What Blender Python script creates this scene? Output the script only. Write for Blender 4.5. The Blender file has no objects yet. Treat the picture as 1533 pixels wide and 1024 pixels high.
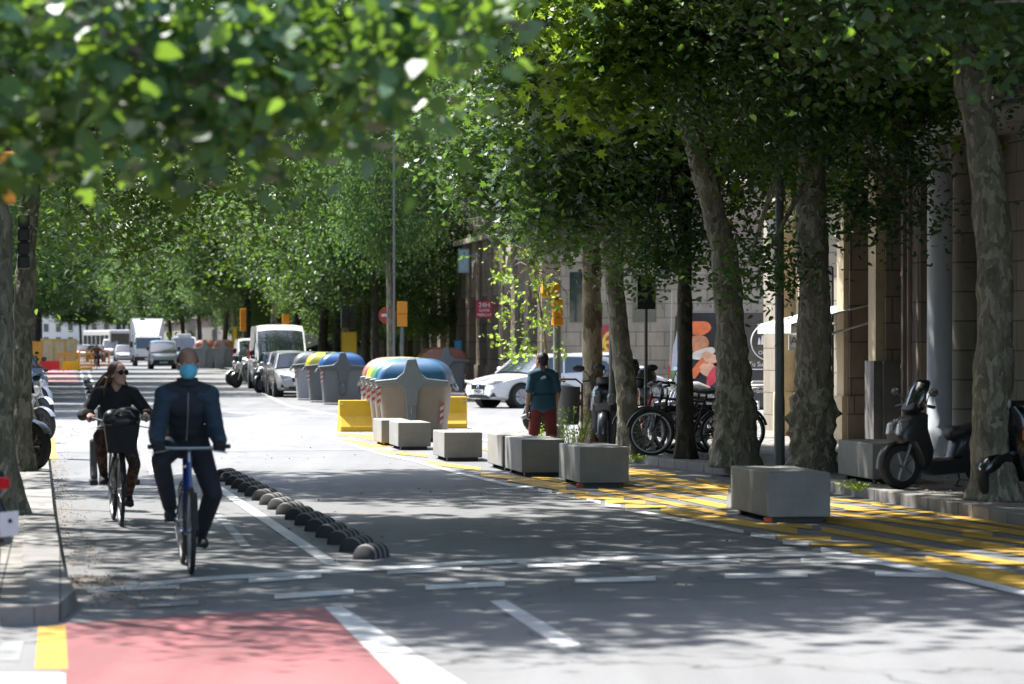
import bpy, math, random
import numpy as np
from mathutils import Vector, Matrix, noise
PI = math.pi
R = math.radians
scene = bpy.context.scene
COL = scene.collection
F = 1533 * 100 / 36.0          # focal length in photo pixels
CAMH, HOR = 1.8, 513.0
TH = math.atan((766.5 - 90) / F)   # street runs 9 degrees left of the lens axis
SV = Vector((-math.sin(TH), math.cos(TH), 0))    # along the street, away
AV = Vector((math.cos(TH), math.sin(TH), 0))     # across the street, to the right
SA = PI / 2 + TH                                  # heading angle of SV

def P(px, py, zg=0.0):
    Y = F * (CAMH - zg) / (py - HOR)
    return Vector(((px - 766.5) * Y / F, Y, zg))
def XA(px, Y): return (px - 766.5) * Y / F
def ZA(py, Y): return CAMH - (py - HOR) * Y / F
def ST(a, b, z=0.0): return AV * a + SV * b + Vector((0, 0, z))
def SX(a, Y):  # x for lateral a at depth Y
    return (a - math.sin(TH) * Y) / math.cos(TH)

# ------------------------------------------------------------------ materials
def _nodes(name):
    m = bpy.data.materials.new(name); m.use_nodes = True
    nt = m.node_tree; b = nt.nodes['Principled BSDF']
    return m, nt, b
def sn(nt, t, **k):
    n = nt.nodes.new(t)
    for a, v in k.items():
        if a.startswith('i_'): n.inputs[a[2:].replace('_', ' ')].default_value = v
        else: setattr(n, a, v)
    return n
def ramp(nt, fac, stops):
    r = nt.nodes.new('ShaderNodeValToRGB')
    el = r.color_ramp.elements
    while len(el) < len(stops): el.new(0.5)
    for e, (p, c) in zip(el, stops): e.position = p; e.color = (*c, 1) if len(c) == 3 else c
    nt.links.new(fac, r.inputs[0]); return r.outputs[0]
def coords(nt, sc=(1, 1, 1), rot=(0, 0, 0), kind='Object'):
    tc = nt.nodes.new('ShaderNodeTexCoord'); mp = nt.nodes.new('ShaderNodeMapping')
    mp.inputs['Scale'].default_value = sc; mp.inputs['Rotation'].default_value = rot
    nt.links.new(tc.outputs[kind], mp.inputs[0]); return mp.outputs[0]
def mixc(nt, fac, a, b, mode='MIX'):
    n = nt.nodes.new('ShaderNodeMix'); n.data_type = 'RGBA'; n.blend_type = mode
    for s, v in ((0, fac), (6, a), (7, b)):
        if hasattr(v, 'links') or hasattr(v, 'is_output'): nt.links.new(v, n.inputs[s])
        else: n.inputs[s].default_value = v if s == 0 else (*v, 1)
    return n.outputs[2]
def M(name, col, rough=.6, metal=0, var=.15, vs=4.0, bump=0, bs=40.0, coat=0, spec=None, dirt=0):
    m, nt, b = _nodes(name)
    co = coords(nt)
    n1 = sn(nt, 'ShaderNodeTexNoise', i_Scale=vs, i_Detail=6.0, i_Roughness=.65); nt.links.new(co, n1.inputs['Vector'])
    lo = tuple(c * (1 - var) for c in col); hi = tuple(min(1, c * (1 + var)) for c in col)
    c = ramp(nt, n1.outputs[0], [(.3, lo), (.7, hi)])
    if dirt:
        n3 = sn(nt, 'ShaderNodeTexNoise', i_Scale=vs * 3.1, i_Detail=8.0, i_Roughness=.75); nt.links.new(co, n3.inputs['Vector'])
        f = ramp(nt, n3.outputs[0], [(.5, (0, 0, 0)), (.75, (dirt,) * 3)])
        c = mixc(nt, f, c, (.09, .075, .055))
    nt.links.new(c, b.inputs['Base Color'])
    b.inputs['Roughness'].default_value = rough; b.inputs['Metallic'].default_value = metal
    if coat: b.inputs['Coat Weight'].default_value = coat; b.inputs['Coat Roughness'].default_value = .06
    if bump:
        n2 = sn(nt, 'ShaderNodeTexNoise', i_Scale=bs, i_Detail=5.0); nt.links.new(co, n2.inputs['Vector'])
        bp = sn(nt, 'ShaderNodeBump', i_Strength=bump, i_Distance=.02); nt.links.new(n2.outputs[0], bp.inputs['Height'])
        nt.links.new(bp.outputs[0], b.inputs['Normal'])
    return m
def glassM(name, col=(.02, .03, .03), rough=.05):
    m, nt, b = _nodes(name); b.inputs['Base Color'].default_value = (*col, 1)
    b.inputs['Roughness'].default_value = rough; b.inputs['Specular IOR Level'].default_value = .9
    b.inputs['Coat Weight'].default_value = .6
    return m
def emitM(name, col, s):
    m, nt, b = _nodes(name); b.inputs['Base Color'].default_value = (*col, 1)
    b.inputs['Emission Color'].default_value = (*col, 1); b.inputs['Emission Strength'].default_value = s
    return m
def leafM(name, dark, light, trans, tw=.42, rough=.42):
    m, nt, b = _nodes(name)
    g = nt.nodes.new('ShaderNodeNewGeometry')
    c = ramp(nt, g.outputs['Random Per Island'], [(0, dark), (.75, light), (1, tuple(x * 1.35 for x in light))])
    nt.links.new(c, b.inputs['Base Color']); b.inputs['Roughness'].default_value = rough
    t = nt.nodes.new('ShaderNodeBsdfTranslucent'); nt.links.new(ramp(nt, g.outputs['Random Per Island'], [(0, tuple(x * .6 for x in trans)), (1, trans)]), t.inputs[0])
    mx = nt.nodes.new('ShaderNodeMixShader'); mx.inputs[0].default_value = tw
    nt.links.new(b.outputs[0], mx.inputs[1]); nt.links.new(t.outputs[0], mx.inputs[2])
    nt.links.new(mx.outputs[0], nt.nodes['Material Output'].inputs[0])
    return m
def barkM(name, cols, sc=3.0, stretch=.45, bump=.6):
    m, nt, b = _nodes(name)
    co = coords(nt, (1, 1, stretch))
    w = sn(nt, 'ShaderNodeTexNoise', i_Scale=5.0, i_Detail=4.0); nt.links.new(co, w.inputs['Vector'])
    wv = nt.nodes.new('ShaderNodeVectorMath'); wv.operation = 'MULTIPLY_ADD'
    nt.links.new(w.outputs['Color'], wv.inputs[0]); wv.inputs[1].default_value = (.35, .35, .35); nt.links.new(co, wv.inputs[2])
    v = sn(nt, 'ShaderNodeTexVoronoi', i_Scale=sc * 2.4); nt.links.new(wv.outputs[0], v.inputs['Vector'])
    s = nt.nodes.new('ShaderNodeSeparateColor'); nt.links.new(v.outputs['Color'], s.inputs[0])
    c = ramp(nt, s.outputs[0], [(0, cols[0]), (.3, cols[1]), (.62, cols[2]), (.85, cols[3])])
    n2 = sn(nt, 'ShaderNodeTexNoise', i_Scale=22.0, i_Detail=8.0, i_Roughness=.7); nt.links.new(co, n2.inputs['Vector'])
    c = mixc(nt, .55, c, ramp(nt, n2.outputs[0], [(.3, (.25, .25, .25)), (.7, (1, 1, 1))]), 'MULTIPLY')
    nt.links.new(c, b.inputs['Base Color']); b.inputs['Roughness'].default_value = .85
    bp = sn(nt, 'ShaderNodeBump', i_Strength=bump, i_Distance=.03)
    mth = nt.nodes.new('ShaderNodeMath'); mth.operation = 'ADD'
    nt.links.new(v.outputs['Distance'], mth.inputs[0]); nt.links.new(n2.outputs[0], mth.inputs[1])
    nt.links.new(mth.outputs[0], bp.inputs['Height']); nt.links.new(bp.outputs[0], b.inputs['Normal'])
    return m

# ------------------------------------------------------------------ objects
def tag(o, label=None, cat=None, group=None, kind=None):
    if label: o['label'] = label
    if cat: o['category'] = cat
    if group: o['group'] = group
    if kind: o['kind'] = kind
    return o
def thing(name, label, cat, loc=(0, 0, 0), rz=0, group=None):
    o = bpy.data.objects.new(name, None); COL.objects.link(o); o.empty_display_size = .1
    o.location = loc; o.rotation_euler = (0, 0, rz)
    return tag(o, label, cat, group)
def copy_tree(o, loc=None, rz=None, label=None, group=None, par=None, sc=None):
    c = o.copy(); COL.objects.link(c)
    if par is not None: c.parent = par
    for ch in o.children: copy_tree(ch, par=c)
    if loc is not None: c.location = loc
    if rz is not None: c.rotation_euler = (0, 0, rz)
    if sc is not None: c.scale = (sc, sc, sc) if not hasattr(sc, '__len__') else sc
    if label: c['label'] = label
    if group: c['group'] = group
    return c

class MB:
    def __init__(s): s.v = []; s.f = []; s.mi = []; s.X = Matrix(); s.m = 0
    def at(s, loc=(0, 0, 0), rx=0, ry=0, rz=0):
        s.X = Matrix.Translation(loc) @ Matrix.Rotation(rz, 4, 'Z') @ Matrix.Rotation(ry, 4, 'Y') @ Matrix.Rotation(rx, 4, 'X'); return s
    def mat(s, i): s.m = i; return s
    def add(s, vs, fs):
        k = len(s.v); s.v += [tuple(s.X @ Vector(p)) for p in vs]
        s.f += [tuple(i + k for i in f) for f in fs]; s.mi += [s.m] * len(fs); return s
    def box(s, x0, x1, y0, y1, z0, z1):
        return s.add([(x0, y0, z0), (x1, y0, z0), (x1, y1, z0), (x0, y1, z0), (x0, y0, z1), (x1, y0, z1), (x1, y1, z1), (x0, y1, z1)],
                     [(3, 2, 1, 0), (4, 5, 6, 7), (0, 1, 5, 4), (1, 2, 6, 5), (2, 3, 7, 6), (3, 0, 4, 7)])
    def cb(s, c, d): return s.box(c[0] - d[0] / 2, c[0] + d[0] / 2, c[1] - d[1] / 2, c[1] + d[1] / 2, c[2] - d[2] / 2, c[2] + d[2] / 2)
    def rings(s, rs, cap=True, closed=True):
        n = len(rs[0]); vs = [p for r in rs for p in r]; fs = []
        for i in range(len(rs) - 1):
            for j in range(n if closed else n - 1):
                a = i * n + j; b = i * n + (j + 1) % n
                fs.append((a, b, b + n, a + n))
        if cap: fs += [tuple(range(n))[::-1], tuple(range((len(rs) - 1) * n, len(rs) * n))]
        return s.add(vs, fs)
    def tube(s, pts, rad, n=8, cap=True, ell=None):
        pts = [Vector(p) for p in pts]
        if not hasattr(rad, '__len__'): rad = [rad] * len(pts)
        rs = []; up = Vector((0, 0, 1)); prev = None
        for i, p in enumerate(pts):
            d = (pts[min(i + 1, len(pts) - 1)] - pts[max(i - 1, 0)])
            d = d.normalized() if d.length > 1e-9 else Vector((0, 0, 1))
            if prev is None:
                u = d.cross(up)
                if u.length < .05: u = d.cross(Vector((0, 1, 0)))
            else: u = prev - d * prev.dot(d)
            u.normalize(); prev = u; w = d.cross(u)
            e = ell or (1, 1)
            rs.append([tuple(p + u * math.cos(2 * PI * j / n) * rad[i] * e[0] + w * math.sin(2 * PI * j / n) * rad[i] * e[1]) for j in range(n)])
        return s.rings(rs, cap)
    def cyl(s, a, b, r, r2=None, n=16): return s.tube([a, b], [r, r if r2 is None else r2], n)
    def torus(s, c, Rr, r, axis='Y', n=28, k=8, a0=0, a1=2 * PI, sq=1):
        full = abs(a1 - a0 - 2 * PI) < 1e-6; rs = []
        for i in range(n if full else n + 1):
            t = a0 + (a1 - a0) * i / n; ring = []
            for j in range(k):
                q = 2 * PI * j / k; rr = Rr + r * math.cos(q); h = r * sq * math.sin(q)
                p = {'Y': (rr * math.cos(t), h, rr * math.sin(t)), 'X': (h, rr * math.cos(t), rr * math.sin(t)), 'Z': (rr * math.cos(t), rr * math.sin(t), h)}[axis]
                ring.append((c[0] + p[0], c[1] + p[1], c[2] + p[2]))
            rs.append(ring)
        if full: rs.append(rs[0])
        return s.rings(rs, cap=not full)
    def ell(s, c, r, n=16, m=10, zmin=-1, rot=None):
        rs = []
        for i in range(m + 1):
            ph = -PI / 2 + PI * i / m; z = max(math.sin(ph), zmin); q = math.cos(ph) if math.sin(ph) >= zmin else math.sqrt(max(0, 1 - zmin * zmin))
            q = max(q, .01)
            ring = [Vector((r[0] * q * math.cos(2 * PI * j / n), r[1] * q * math.sin(2 * PI * j / n), r[2] * z)) for j in range(n)]
            if rot is not None: ring = [rot @ p for p in ring]
            rs.append([tuple(p + Vector(c)) for p in ring])
        return s.rings(rs)
    def lathe(s, prof, c=(0, 0, 0), axis='Z', n=24):
        rs = []
        for r, h in prof:
            ring = []
            for j in range(n):
                t = 2 * PI * j / n; x, y = max(r, 1e-4) * math.cos(t), max(r, 1e-4) * math.sin(t)
                p = {'Z': (x, y, h), 'Y': (x, h, y), 'X': (h, x, y)}[axis]
                ring.append((c[0] + p[0], c[1] + p[1], c[2] + p[2]))
            rs.append(ring)
        return s.rings(rs)
    def prism(s, poly, lo, hi, axis='Z'):
        def mk(p, h): return {'Z': (p[0], p[1], h), 'Y': (p[0], h, p[1]), 'X': (h, p[0], p[1])}[axis]
        return s.rings([[mk(p, lo) for p in poly], [mk(p, hi) for p in poly]])
    def build(s, name, mats, parent=None, smooth=35, bevel=0, seg=2, sub=0):
        if not isinstance(mats, (list, tuple)): mats = [mats]
        me = bpy.data.meshes.new(name); me.from_pydata(s.v, [], s.f)
        for m in mats: me.materials.append(m)
        if len(mats) > 1: me.polygons.foreach_set('material_index', s.mi)
        import bmesh
        bm = bmesh.new(); bm.from_mesh(me); bmesh.ops.recalc_face_normals(bm, faces=bm.faces); bm.to_mesh(me); bm.free()
        if smooth:
            me.polygons.foreach_set('use_smooth', [True] * len(me.polygons)); me.set_sharp_from_angle(angle=R(smooth))
        me.update(); o = bpy.data.objects.new(name, me); COL.objects.link(o)
        if parent is not None: o.parent = parent
        if bevel:
            b = o.modifiers.new('b', 'BEVEL'); b.width = bevel; b.segments = seg; b.limit_method = 'ANGLE'; b.angle_limit = R(40); b.harden_normals = False
        if sub:
            b = o.modifiers.new('s', 'SUBSURF'); b.levels = b.render_levels = sub
        return o

def text_obj(txt, size, mat, parent, loc, rot, name='lettering', ex=.003, align='CENTER', sx=1.0):
    cu = bpy.data.curves.new(name, 'FONT'); cu.body = txt; cu.size = size; cu.extrude = ex; cu.align_x = align; cu.align_y = 'CENTER'
    t = bpy.data.objects.new('t', cu); COL.objects.link(t)
    bpy.context.view_layer.update()
    me = bpy.data.meshes.new_from_object(t.evaluated_get(bpy.context.evaluated_depsgraph_get())); bpy.data.objects.remove(t)
    me.materials.clear(); me.materials.append(mat)
    o = bpy.data.objects.new(name, me); COL.objects.link(o); o.parent = parent; o.location = loc; o.rotation_euler = rot; o.scale = (sx, 1, 1)
    return o

def fused(shapes, name, mat, parent, vox=.014, smooth=4, fac=.6):
    """shapes: function filling an MB with overlapping closed shapes; result is one continuous skin"""
    mb = MB(); shapes(mb)
    o = mb.build(name, mat, None, smooth=0)
    r = o.modifiers.new('r', 'REMESH'); r.mode = 'VOXEL'; r.voxel_size = vox; r.use_smooth_shade = True
    s = o.modifiers.new('s', 'SMOOTH'); s.iterations = smooth; s.factor = fac
    bpy.context.view_layer.update()
    me = bpy.data.meshes.new_from_object(o.evaluated_get(bpy.context.evaluated_depsgraph_get()))
    o.modifiers.clear(); old = o.data; o.data = me; bpy.data.meshes.remove(old); me.name = name
    me.polygons.foreach_set('use_smooth', [True] * len(me.polygons))
    o.name = name; o.parent = parent; return o
def cap(mb, a, b, r0, r1, n=12):
    a, b = Vector(a), Vector(b); d = (b - a); L = d.length
    d = d / L if L > 1e-6 else Vector((0, 0, 1))
    pts, rr = [], []
    for t in (-1, -.85, -.6, -.3): pts.append(a + d * r0 * t); rr.append(r0 * math.sqrt(max(1 - t * t, .0004)))
    pts.append(a); rr.append(r0); pts.append(b); rr.append(r1)
    for t in (.3, .6, .85, 1): pts.append(b + d * r1 * t); rr.append(r1 * math.sqrt(max(1 - t * t, .0004)))
    mb.tube(pts, rr, n)
def ik(a, b, l1, l2, pole):
    a, b = Vector(a), Vector(b); d = b - a; L = min(d.length, (l1 + l2) * .999); dn = d.normalized()
    x = (l1 * l1 - l2 * l2 + L * L) / (2 * L); h = math.sqrt(max(l1 * l1 - x * x, 0))
    p = Vector(pole); p = (p - dn * p.dot(dn)).normalized()
    return a + dn * x + p * h
# ------------------------------------------------------------------ camera, light
cd = bpy.data.cameras.new('camera'); cam = bpy.data.objects.new('camera', cd); COL.objects.link(cam)
cam.location = (0, 0, CAMH); cam.rotation_euler = (PI / 2, 0, 0)
cd.lens = 100; cd.sensor_width = 36; cd.clip_end = 6000; cd.clip_start = .1
cd.dof.use_dof = True; cd.dof.focus_distance = 42; cd.dof.aperture_fstop = 2.8
scene.camera = cam
scene.view_settings.view_transform = 'Standard'; scene.view_settings.look = 'None'; scene.view_settings.exposure = 1.78
SUNV = Vector((-.40, .26, .88)).normalized()
sl = bpy.data.lights.new('sun', 'SUN'); sl.energy = 4.3; sl.angle = R(.8); sl.color = (1, .965, .91)
so = bpy.data.objects.new('sun', sl); COL.objects.link(so); so.rotation_euler = SUNV.to_track_quat('Z', 'Y').to_euler()
w = bpy.data.worlds.new("World"); scene.world = w; w.use_nodes = True
sk = w.node_tree.nodes.new('ShaderNodeTexSky'); sk.sky_type = 'NISHITA'; sk.sun_disc = False
sk.sun_elevation = math.asin(SUNV.z); sk.sun_rotation = math.atan2(SUNV.x, SUNV.y)
sk.dust_density = 2.0
bg = w.node_tree.nodes['Background']; bg.inputs[1].default_value = .135
w.node_tree.links.new(sk.outputs[0], bg.inputs[0])
scene.cycles.max_bounces = 7; scene.cycles.diffuse_bounces = 4; scene.cycles.glossy_bounces = 3; scene.cycles.transmission_bounces = 4
scene.cycles.transparent_max_bounces = 4; scene.cycles.sample_clamp_indirect = 6; scene.cycles.use_denoising = True

# ------------------------------------------------------------------ ground
def asphaltM(name, lo, hi, patch=True, sc=.16):
    m, nt, b = _nodes(name); co = coords(nt)
    n1 = sn(nt, 'ShaderNodeTexNoise', i_Scale=sc, i_Detail=5.0); nt.links.new(co, n1.inputs['Vector'])
    c = ramp(nt, n1.outputs[0], [(.3, lo), (.68, hi)])
    st = coords(nt, (1.6, .07, 1), (0, 0, -TH))                       # wheel tracks along the street
    n4 = sn(nt, 'ShaderNodeTexNoise', i_Scale=1.0, i_Detail=4.0); nt.links.new(st, n4.inputs['Vector'])
    c = mixc(nt, .55, c, ramp(nt, n4.outputs[0], [(.35, (.62, .62, .62)), (.65, (1, 1, 1))]), 'MULTIPLY')
    n2 = sn(nt, 'ShaderNodeTexNoise', i_Scale=55.0, i_Detail=4.0, i_Roughness=.8); nt.links.new(co, n2.inputs['Vector'])
    c = mixc(nt, .6, c, ramp(nt, n2.outputs[0], [(.3, (.55, .55, .55)), (.7, (1.0, 1, 1))]), 'MULTIPLY')
    n3 = sn(nt, 'ShaderNodeTexNoise', i_Scale=1.9, i_Detail=9.0, i_Roughness=.8); nt.links.new(co, n3.inputs['Vector'])
    c = mixc(nt, ramp(nt, n3.outputs[0], [(.56, (0, 0, 0)), (.72, (.45, .45, .45))]), c, (.035, .034, .032))
    vo = sn(nt, 'ShaderNodeTexVoronoi', i_Scale=.3, feature='DISTANCE_TO_EDGE')
    wn = sn(nt, 'ShaderNodeTexNoise', i_Scale=1.4, i_Detail=5.0); nt.links.new(co, wn.inputs['Vector'])
    va = nt.nodes.new('ShaderNodeVectorMath'); va.operation = 'MULTIPLY_ADD'; va.inputs[1].default_value = (1.2, 1.2, 0)
    nt.links.new(wn.outputs['Color'], va.inputs[0]); nt.links.new(co, va.inputs[2]); nt.links.new(va.outputs[0], vo.inputs['Vector'])
    c = mixc(nt, ramp(nt, vo.outputs['Distance'], [(.0, (.8, .8, .8)), (.006, (0, 0, 0))]), c, (.02, .02, .02))
    nt.links.new(c, b.inputs['Base Color']); b.inputs['Roughness'].default_value = .72
    bp = sn(nt, 'ShaderNodeBump', i_Strength=.5, i_Distance=.008); nt.links.new(n2.outputs[0], bp.inputs['Height']); nt.links.new(bp.outputs[0], b.inputs['Normal'])
    return m
def paverM(name, c1, c2, w=.2, h=.2, mortar=.008, rot=-TH, mc=(.05, .048, .045)):
    m, nt, b = _nodes(name); co = coords(nt, rot=(0, 0, rot))
    br = nt.nodes.new('ShaderNodeTexBrick'); br.offset = .0
    for k, v in (('Color1', c1), ('Color2', c2), ('Mortar', mc)): br.inputs[k].default_value = (*v, 1)
    br.inputs['Scale'].default_value = 1; br.inputs['Brick Width'].default_value = w; br.inputs['Row Height'].default_value = h
    br.inputs['Mortar Size'].default_value = mortar; nt.links.new(co, br.inputs['Vector'])
    n1 = sn(nt, 'ShaderNodeTexNoise', i_Scale=1.3, i_Detail=8.0, i_Roughness=.7); nt.links.new(co, n1.inputs['Vector'])
    c = mixc(nt, .8, br.outputs[0], ramp(nt, n1.outputs[0], [(.3, (.45, .43, .4)), (.7, (1, 1, 1))]), 'MULTIPLY')
    nt.links.new(c, b.inputs['Base Color']); b.inputs['Roughness'].default_value = .8
    bp = sn(nt, 'ShaderNodeBump', i_Strength=.6, i_Distance=.01); nt.links.new(br.outputs['Fac'], bp.inputs['Height']); bp.invert = True
    nt.links.new(bp.outputs[0], b.inputs['Normal'])
    return m
def paintM(name, col, wear=.5, rough=.6):
    m, nt, b = _nodes(name); co = coords(nt)
    n = sn(nt, 'ShaderNodeTexNoise', i_Scale=7.0, i_Detail=10.0, i_Roughness=.85); nt.links.new(co, n.inputs['Vector'])
    n2 = sn(nt, 'ShaderNodeTexNoise', i_Scale=.9, i_Detail=4.0); nt.links.new(co, n2.inputs['Vector'])
    c0 = mixc(nt, .6, col, ramp(nt, n2.outputs[0], [(.3, (.6, .6, .6)), (.7, (1, 1, 1))]), 'MULTIPLY')
    n5 = sn(nt, 'ShaderNodeTexNoise', i_Scale=1.0, i_Detail=5.0); nt.links.new(coords(nt, (2.2, .09, 1), (0, 0, -TH)), n5.inputs['Vector'])
    c0 = mixc(nt, .6, c0, ramp(nt, n5.outputs[0], [(.38, (.55, .55, .55)), (.6, (1, 1, 1))]), 'MULTIPLY')
    c = mixc(nt, ramp(nt, n.outputs[0], [(.52, (0, 0, 0)), (.66, (wear,) * 3)]), c0, (.1, .1, .1))
    nt.links.new(c, b.inputs['Base Color']); b.inputs['Roughness'].default_value = rough
    return m
m_road = asphaltM('asphalt', (.135, .138, .143), (.18, .183, .187))
m_cross = asphaltM('asphalt_pale', (.165, .168, .173), (.21, .213, .218))
m_pave = paverM('pavers', (.20, .19, .175), (.25, .24, .22))
m_kerb = paverM('kerb_granite', (.2, .195, .19), (.26, .255, .25), w=30, h=1.0, mortar=.006)
m_white = paintM('white_paint', (.58, .58, .58)); m_yel = paintM('yellow_paint', (.55, .335, .045), .3)
m_red = paintM('red_paint', (.27, .085, .092), .75); m_faint = paintM('faded_paint', (.26, .265, .27), .9)

def sheet(name, pts, z, m, kind='structure'):
    mb = MB(); mb.add([(p[0], p[1], z) for p in pts], [tuple(range(len(pts)))]); o = mb.build(name, m, smooth=0)
    if kind: o['kind'] = kind
    return o
def px(pts, zg=0): return [P(x, y, zg) for x, y in pts]
gr = sheet('ground', [(-3000, -200), (3000, -200), (3000, 5000), (-3000, 5000)], -.02, M('earth', (.16, .15, .13), vs=.3))
gr.data.flip_normals() if gr.data.polygons[0].normal.z < 0 else None
sheet('road', [ST(-14, -60), ST(40, -60), ST(40, 900), ST(-14, 900)], 0, m_road)
# paler old surface of the near junction; cross street paled to carry its sunlight
sheet('junction_road', [ST(-14, 4), ST(40, 4), ST(40, 19.2), ST(12, 19.6), ST(-14, 18.6)], .003, m_cross)
sheet('cross_street_road', [ST(-60, 47), ST(60, 47), ST(60, 74), ST(-60, 74)], .003, m_cross)

def slab(name, pts, h, m, kw=.28):
    """pavement polygon with kerb all round (pts in world xy, counterclockwise)"""
    mb = MB(); mb.prism([(p[0], p[1]) for p in pts], -.01, h); o = mb.build(name, m, smooth=0); o['kind'] = 'structure'; return o
def strip(pts, wd):
    """left offset polygon of a polyline"""
    pts = [Vector((p[0], p[1])) for p in pts]; L = []
    for i, p in enumerate(pts):
        d = (pts[min(i + 1, len(pts) - 1)] - pts[max(i - 1, 0)]).normalized(); L.append(p + Vector((-d.y, d.x)) * wd)
    return pts, L
def kerb(name, pts, wd, h, m, seed=0):
    rng = random.Random(seed); a, b = strip(pts, wd); mb = MB()
    for i in range(len(a) - 1):
        n = max(1, int(round((a[i + 1] - a[i]).length / 1.0)))
        for k in range(n):
            t0, t1 = k / n, (k + .985) / n
            q = [a[i].lerp(a[i + 1], t0), a[i].lerp(a[i + 1], t1), b[i].lerp(b[i + 1], t1), b[i].lerp(b[i + 1], t0)]
            dz = rng.uniform(-.0015, .0015)
            mb.prism([(p.x, p.y) for p in q], -.01, h + dz)
    o = mb.build(name, m, smooth=0, bevel=.012); o['kind'] = 'structure'; return o
# left pavement near: kerb runs toward the camera along the bike lane
LK = [P(52, 938), P(88, 934), P(112, 912), P(97, 880), P(93, 865), P(80, 780), P(75, 728), P(71, 688), P(58, 680)]
slab('pavement_left', [(-12, LK[0].y)] + [(p.x - .14, p.y) for p in LK] + [(-16, LK[-1].y)], .12, m_pave)
kerb('kerb_left', [P(0, 940)] + LK + [P(30, 680)], .3, .128, m_kerb, 1)
# right pavement near
RK = [P(1900, 858), P(1533, 790), P(1347, 757), P(1240, 737), P(1100, 714), P(1010, 703), P(940, 692), P(880, 677), P(850, 665), P(862, 655), P(930, 645), P(1150, 641), P(1500, 641)]
slab('pavement_right', [(p.x + (.2 if i < 9 else 0), p.y - (.2 if i >= 9 else 0)) for i, p in enumerate(RK)] + [(26, RK[-1].y), (26, RK[0].y)], .12, m_pave)
kerb('kerb_right', RK[::-1], .26, .128, m_kerb, 2)
# far blocks: right and left
FR = [ST(10.6, 700), ST(10.6, 92), ST(11.2, 86), ST(15, 80), ST(24, 73.5), ST(60, 73.5)]
slab('pavement_far_right', FR + [ST(60, 700)], .12, m_pave); kerb('kerb_far_right', FR, .26, .128, m_kerb, 3)
FL = [ST(-60, 74), ST(-3, 74), ST(-1.25, 78), ST(-1.35, 700)]
slab('pavement_far_left', FL + [ST(-60, 700)], .12, m_pave); kerb('kerb_far_left', FL, .26, .128, m_kerb, 4)

# painted markings -------------------------------------------------
mk = {}
def mark(poly, m, z=.006, name='road_marking'):
    mb = mk.setdefault((name, m.name, z), MB()); z += .00006 * len(mb.f)
    mb.add([(p.x, p.y, z) for p in poly], [tuple(range(len(poly)))])
def line(pts, th, m=m_white, z=.006, name='road_marking', w=None):
    """pts: photo pixels; th: thickness in pixels for flat lines, or w: metres"""
    if w:
        q = [P(x, y) for x, y in pts]; a, b = strip(q, w / 2); a2, c = strip(q, -w / 2)
        for i in range(len(q) - 1): mark([b[i], b[i + 1], c[i + 1], c[i]], m, z, name)
    else:
        for (x0, y0), (x1, y1) in zip(pts, pts[1:]): mark([P(x0, y0 - th / 2), P(x1, y1 - th / 2), P(x1, y1 + th / 2), P(x0, y0 + th / 2)], m, z, name)
mark(px([(92, 936), (300, 922), (486, 911), (690, 1115), (88, 1115)]), m_red, .005, 'bike_lane_surface')
mark(px([(486, 911), (511, 909), (835, 1115), (690, 1115)]), m_white, .006)
mark(px([(57, 940), (98, 938), (102, 1004), (52, 1004)]), m_yel, .006, 'yellow_marking')
mark(px([(0, 1010), (98, 1010), (98, 1040), (0, 1040)]), m_white)
mark(px([(0, 962), (36, 962), (30, 992), (0, 992)]), m_faint)
mark(px([(733, 902), (757, 900), (870, 967), (842, 974)]), m_white)
line([(130, 887), (200, 879), (297, 869), (600, 851), (760, 842), (1088, 834), (1224, 832), (1295, 843)], 6)
for a in ([(151, 884), (268, 879)], [(372, 871), (481, 863)], [(580, 858), (691, 852)], [(790, 849), (898, 844)], [(992, 844), (1108, 840)], [(1199, 840), (1315, 843)]):
    line([(x_, y_ + 1.2) for x_, y_ in a], 5.5, z=.0072)
for a in ([(411, 896), (529, 888)], [(637, 882), (756, 876)], [(861, 872), (982, 868)], [(1085, 865), (1209, 863)], [(1310, 861), (1412, 864)]):
    line(a, 7, z=.0072)
line([(208, 909), (297, 904)], 6, m_faint, z=.0072)
line([(1229, 826), (1340, 848), (1415, 862), (1533, 890), (1700, 930)], 9, z=.0085)
line([(466, 649), (520, 664), (565, 679), (620, 691), (665, 704), (760, 727), (798, 732)], 4)
for a in ([(806, 735), (826, 738)], [(833, 741), (868, 747)], [(878, 749), (899, 754)], [(906, 757), (929, 760)], [(936, 764), (1113, 798)], [(1124, 802), (1161, 808)], [(1172, 814), (1211, 818)]):
    line(a, 5)
line([(500, 848), (340, 741), (296, 711)], 0, w=.13); line([(290, 707), (236, 716), ], 0, w=.02)
line([(232, 712), (207, 657)], 0, w=.12)
line([(134, 603), (121, 558)], 0, w=.14); line([(152, 603), (132, 558)], 0, w=.12)
line([(368, 820), (342, 789), (310, 757)], 0, m_faint, w=.09)
line([(385, 586), (432, 609), (500, 622)], 0, w=.12)
mark(px([(60, 575), (118, 575), (112, 556), (66, 556)]), paintM('old_red_paint', (.4, .2, .2), .4), .005, 'bike_lane_surface')
mark(px([(73, 688), (86, 688), (82, 657), (73, 657)]), m_yel, .006, 'yellow_marking')
mark(px([(50, 640), (60, 640), (66, 670), (56, 676)]), m_white)
for k in range(9):   # zebra of the far junction
    a = 1.2 + k * 1.0; mark([ST(a, 70.5), ST(a + .5, 70.5), ST(a + .5, 73.2), ST(a, 73.2)], m_faint)
def z8(x, y): return (760 + x / 1.983, 640 + y / 1.983)
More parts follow.
